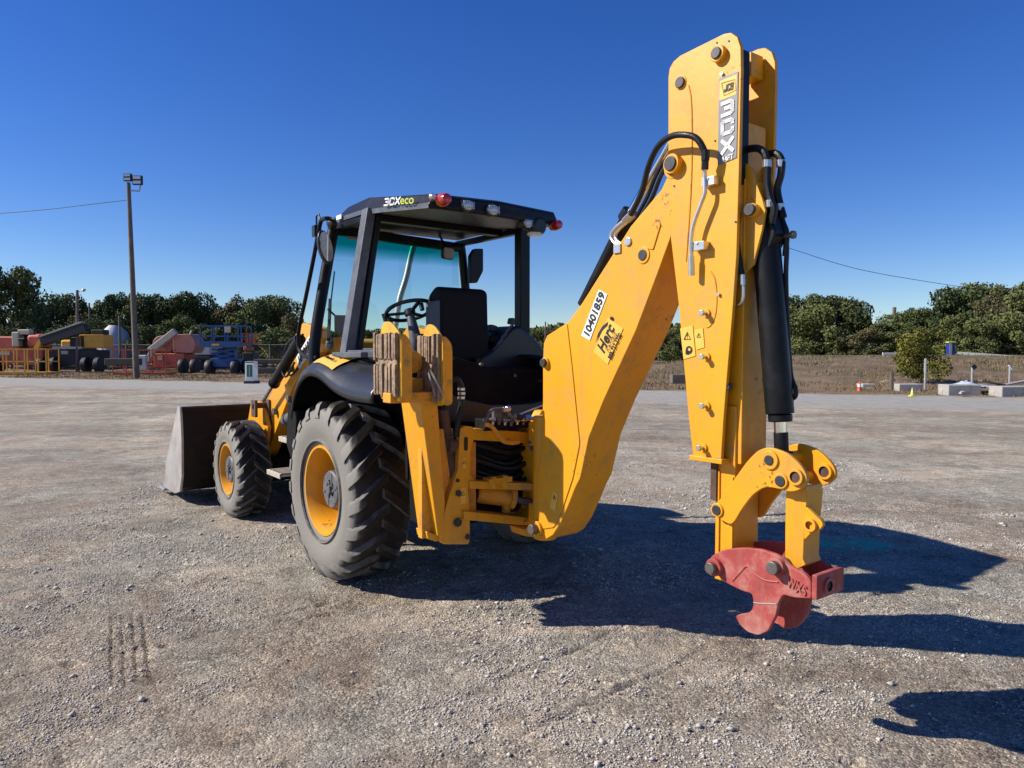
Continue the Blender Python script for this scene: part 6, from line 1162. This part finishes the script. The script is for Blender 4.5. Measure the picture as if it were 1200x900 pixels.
kinds = {0: 'dark green', 1: 'mid green', 2: 'brownish autumn', 3: 'slim dark green', 4: 'broad green'}
left = [(0, 8, 322, 76, 68), (1, 40, 362, 88, 42), (4, 72, 350, 92, 52), (2, 52, 370, 84, 40), (2, 92, 372, 82, 50), (1, 112, 358, 95, 36), (3, 132, 352, 90, 36), (1, 150, 350, 94, 42), (0, 172, 351, 88, 48), (4, 196, 356, 92, 50), (0, 222, 350, 86, 56), (1, 205, 374, 80, 42), (1, 250, 362, 92, 44), (2, 268, 355, 90, 42), (3, 284, 362, 94, 36), (0, 312, 356, 84, 56), (4, 328, 352, 90, 50), (2, 340, 374, 80, 40), (3, 290, 378, 78, 40), (0, 124, 378, 76, 46), (2, 14, 380, 72, 50), (0, 355, 385, 95, 40), (1, 245, 384, 74, 46), (0, 180, 386, 72, 48), (1, 75, 388, 71, 50), (0, 30, 388, 71, 46), (1, 320, 388, 73, 52), (4, -30, 340, 80, 60)]
for i, (k, px, top, d, wpx) in enumerate(left): put(k, px, top, d, wpx*1.12, kinds[k] + ' tree in the belt behind the parked lifts and fence', LG)
right = [(0, 938, 352, 88, 62), (0, 976, 353, 84, 60), (4, 955, 362, 80, 60), (3, 1002, 372, 92, 40), (1, 1020, 378, 88, 46), (1, 1040, 380, 90, 44), (4, 1060, 370, 96, 50), (0, 1078, 366, 92, 42), (2, 1008, 388, 76, 46), (1, 1034, 392, 76, 46), (4, 1075, 385, 82, 46), (0, 1100, 376, 100, 40), (0, 1128, 343, 84, 62), (4, 1150, 338, 88, 64), (1, 1178, 341, 82, 62), (2, 1165, 352, 76, 50), (0, 1200, 339, 84, 62), (1, 1132, 372, 74, 46), (4, 1188, 370, 72, 52), (1, 1230, 345, 80, 60), (1, 1155, 382, 72, 40), (3, 1120, 378, 82, 34)]
for i, (k, px, top, d, wpx) in enumerate(right): put(k, px, top, d, wpx*1.12, kinds[k] + ' tree standing beyond the bank right of the backhoe', RG, 0.6)
far = [(k, px, 388+random.uniform(-4, 3), 165+random.uniform(-12, 12), 40) for k, px in zip([0, 2, 1, 4, 0, 1, 2, 0, 1, 4, 3, 0, 2, 1, 0, 4, 2, 1], range(385, 930, 31))]
for k, px, top, d, wpx in far: put(k, px, top, d, wpx*1.3, kinds[k] + ' tree of the far wood on the horizon behind the machine', FG)
near = [(k, px, 391+random.uniform(-3, 4), 120+random.uniform(-8, 8), 34) for k, px in zip([2, 1, 0, 4, 1, 2, 0, 1], (782, 800, 818, 836, 765, 650, 668, 630))]
for k, px, top, d, wpx in near: put(k, px, top, d, wpx*1.3, kinds[k] + ' tree in the gap between boom and canopy, nearer than the far wood', FG)
# round autumn shrub-tree by the posts
rt_ = make_tree(110, 'leaf_lime', 2.6, 2.5, n=5200, leaf=0.055, low=0.08); p = wd(1078, 454, 36); rt_.location = (p.x, p.y, 0.05); rt_.name = 'round_tree'; hh = zz(391, 36); rt_.scale = (56*PX(36)/2.35,)*2 + (hh/2.5,); tag(rt_, 'round yellow green tree standing on the verge right of the orange cone', 'tree')
# distant wood on the horizon: one mass
def wood():
    n = 26000; g = np.random.default_rng(5); X = g.uniform(-260, 260, n); Y = 235+g.uniform(0, 30, n); top = 8.0+1.5*np.sin(X*0.03)+2.5*(vnoise(X, Y*0, 0.07, 71)+0.5)+2*np.maximum(0, vnoise(X, Y*0, 0.3, 72)); Z = top*g.random(n)**0.6
    P = np.stack([X, Y, Z], 1); d = g.normal(size=(n, 3)); d /= np.linalg.norm(d, axis=1)[:, None]; a = np.cross(d, g.normal(size=(n, 3))); a /= np.linalg.norm(a, axis=1)[:, None]; b = np.cross(d, a); s = (0.9+0.9*g.random(n))[:, None]
    Q = np.stack([P-a*s, P-b*s*0.7, P+a*s, P+b*s*0.7], 1).reshape(-1, 3); o = link('distant_wood', np_mesh('distant_wood', Q, np.arange(4*n).reshape(-1, 4), 'leaf_mid')); tag(o, 'distant green wood along the horizon', 'wood', kind='stuff')
wood()
# dry grass tufts on the verge and bank: one mass
mat('dry_grass', (0.20, 0.145, 0.07), 0.9, var=0.5, vscale=0.8); 
def grass(name, n, smin, smax, amin, amax, hmin, hmax, mt, seed, label):
    g = np.random.default_rng(seed); s = g.uniform(smin, smax, n); a = g.uniform(amin, amax, n); X = EA.x+ED.x*a+EN.x*s; Y = EA.y+ED.y*a+EN.y*s
    tt = np.clip((s-7)/16, 0, 1); tt = tt*tt*(3-2*tt); sd2 = np.clip((a-36)/10, 0, 1); Z = tt*1.36*sd2+np.clip(s/3, 0, 1)*0.12; keep = vnoise(X, Y, 0.6, 81)+g.random(n)*0.5 > 0.12; X, Y, Z = X[keep], Y[keep], Z[keep]; n = len(X)
    h = g.uniform(hmin, hmax, n); an = g.random(n)*6.28; w2 = 0.012+0.02*g.random(n); lx, ly = g.normal(0, 0.35, n)*h, g.normal(0, 0.35, n)*h; c, s_ = np.cos(an)*w2, np.sin(an)*w2
    Q = np.stack([np.stack([X-c, Y-s_, Z-0.03], 1), np.stack([X+c, Y+s_, Z-0.03], 1), np.stack([X+lx, Y+ly, Z+h], 1)], 1).reshape(-1, 3)
    o = link(name, np_mesh(name, Q, np.arange(3*n).reshape(-1, 3), mt, 3)); tag(o, label, 'grass', kind='stuff')
grass('dry_grass', 60000, 0.3, 22, -5, 75, 0.05, 0.20, 'dry_grass', 6, 'dry brown grass on the verge beyond the yard')
grass('green_weeds', 9000, 12, 30, 38, 80, 0.06, 0.22, 'leaf_mid', 9, 'green weeds along the top of the bank')
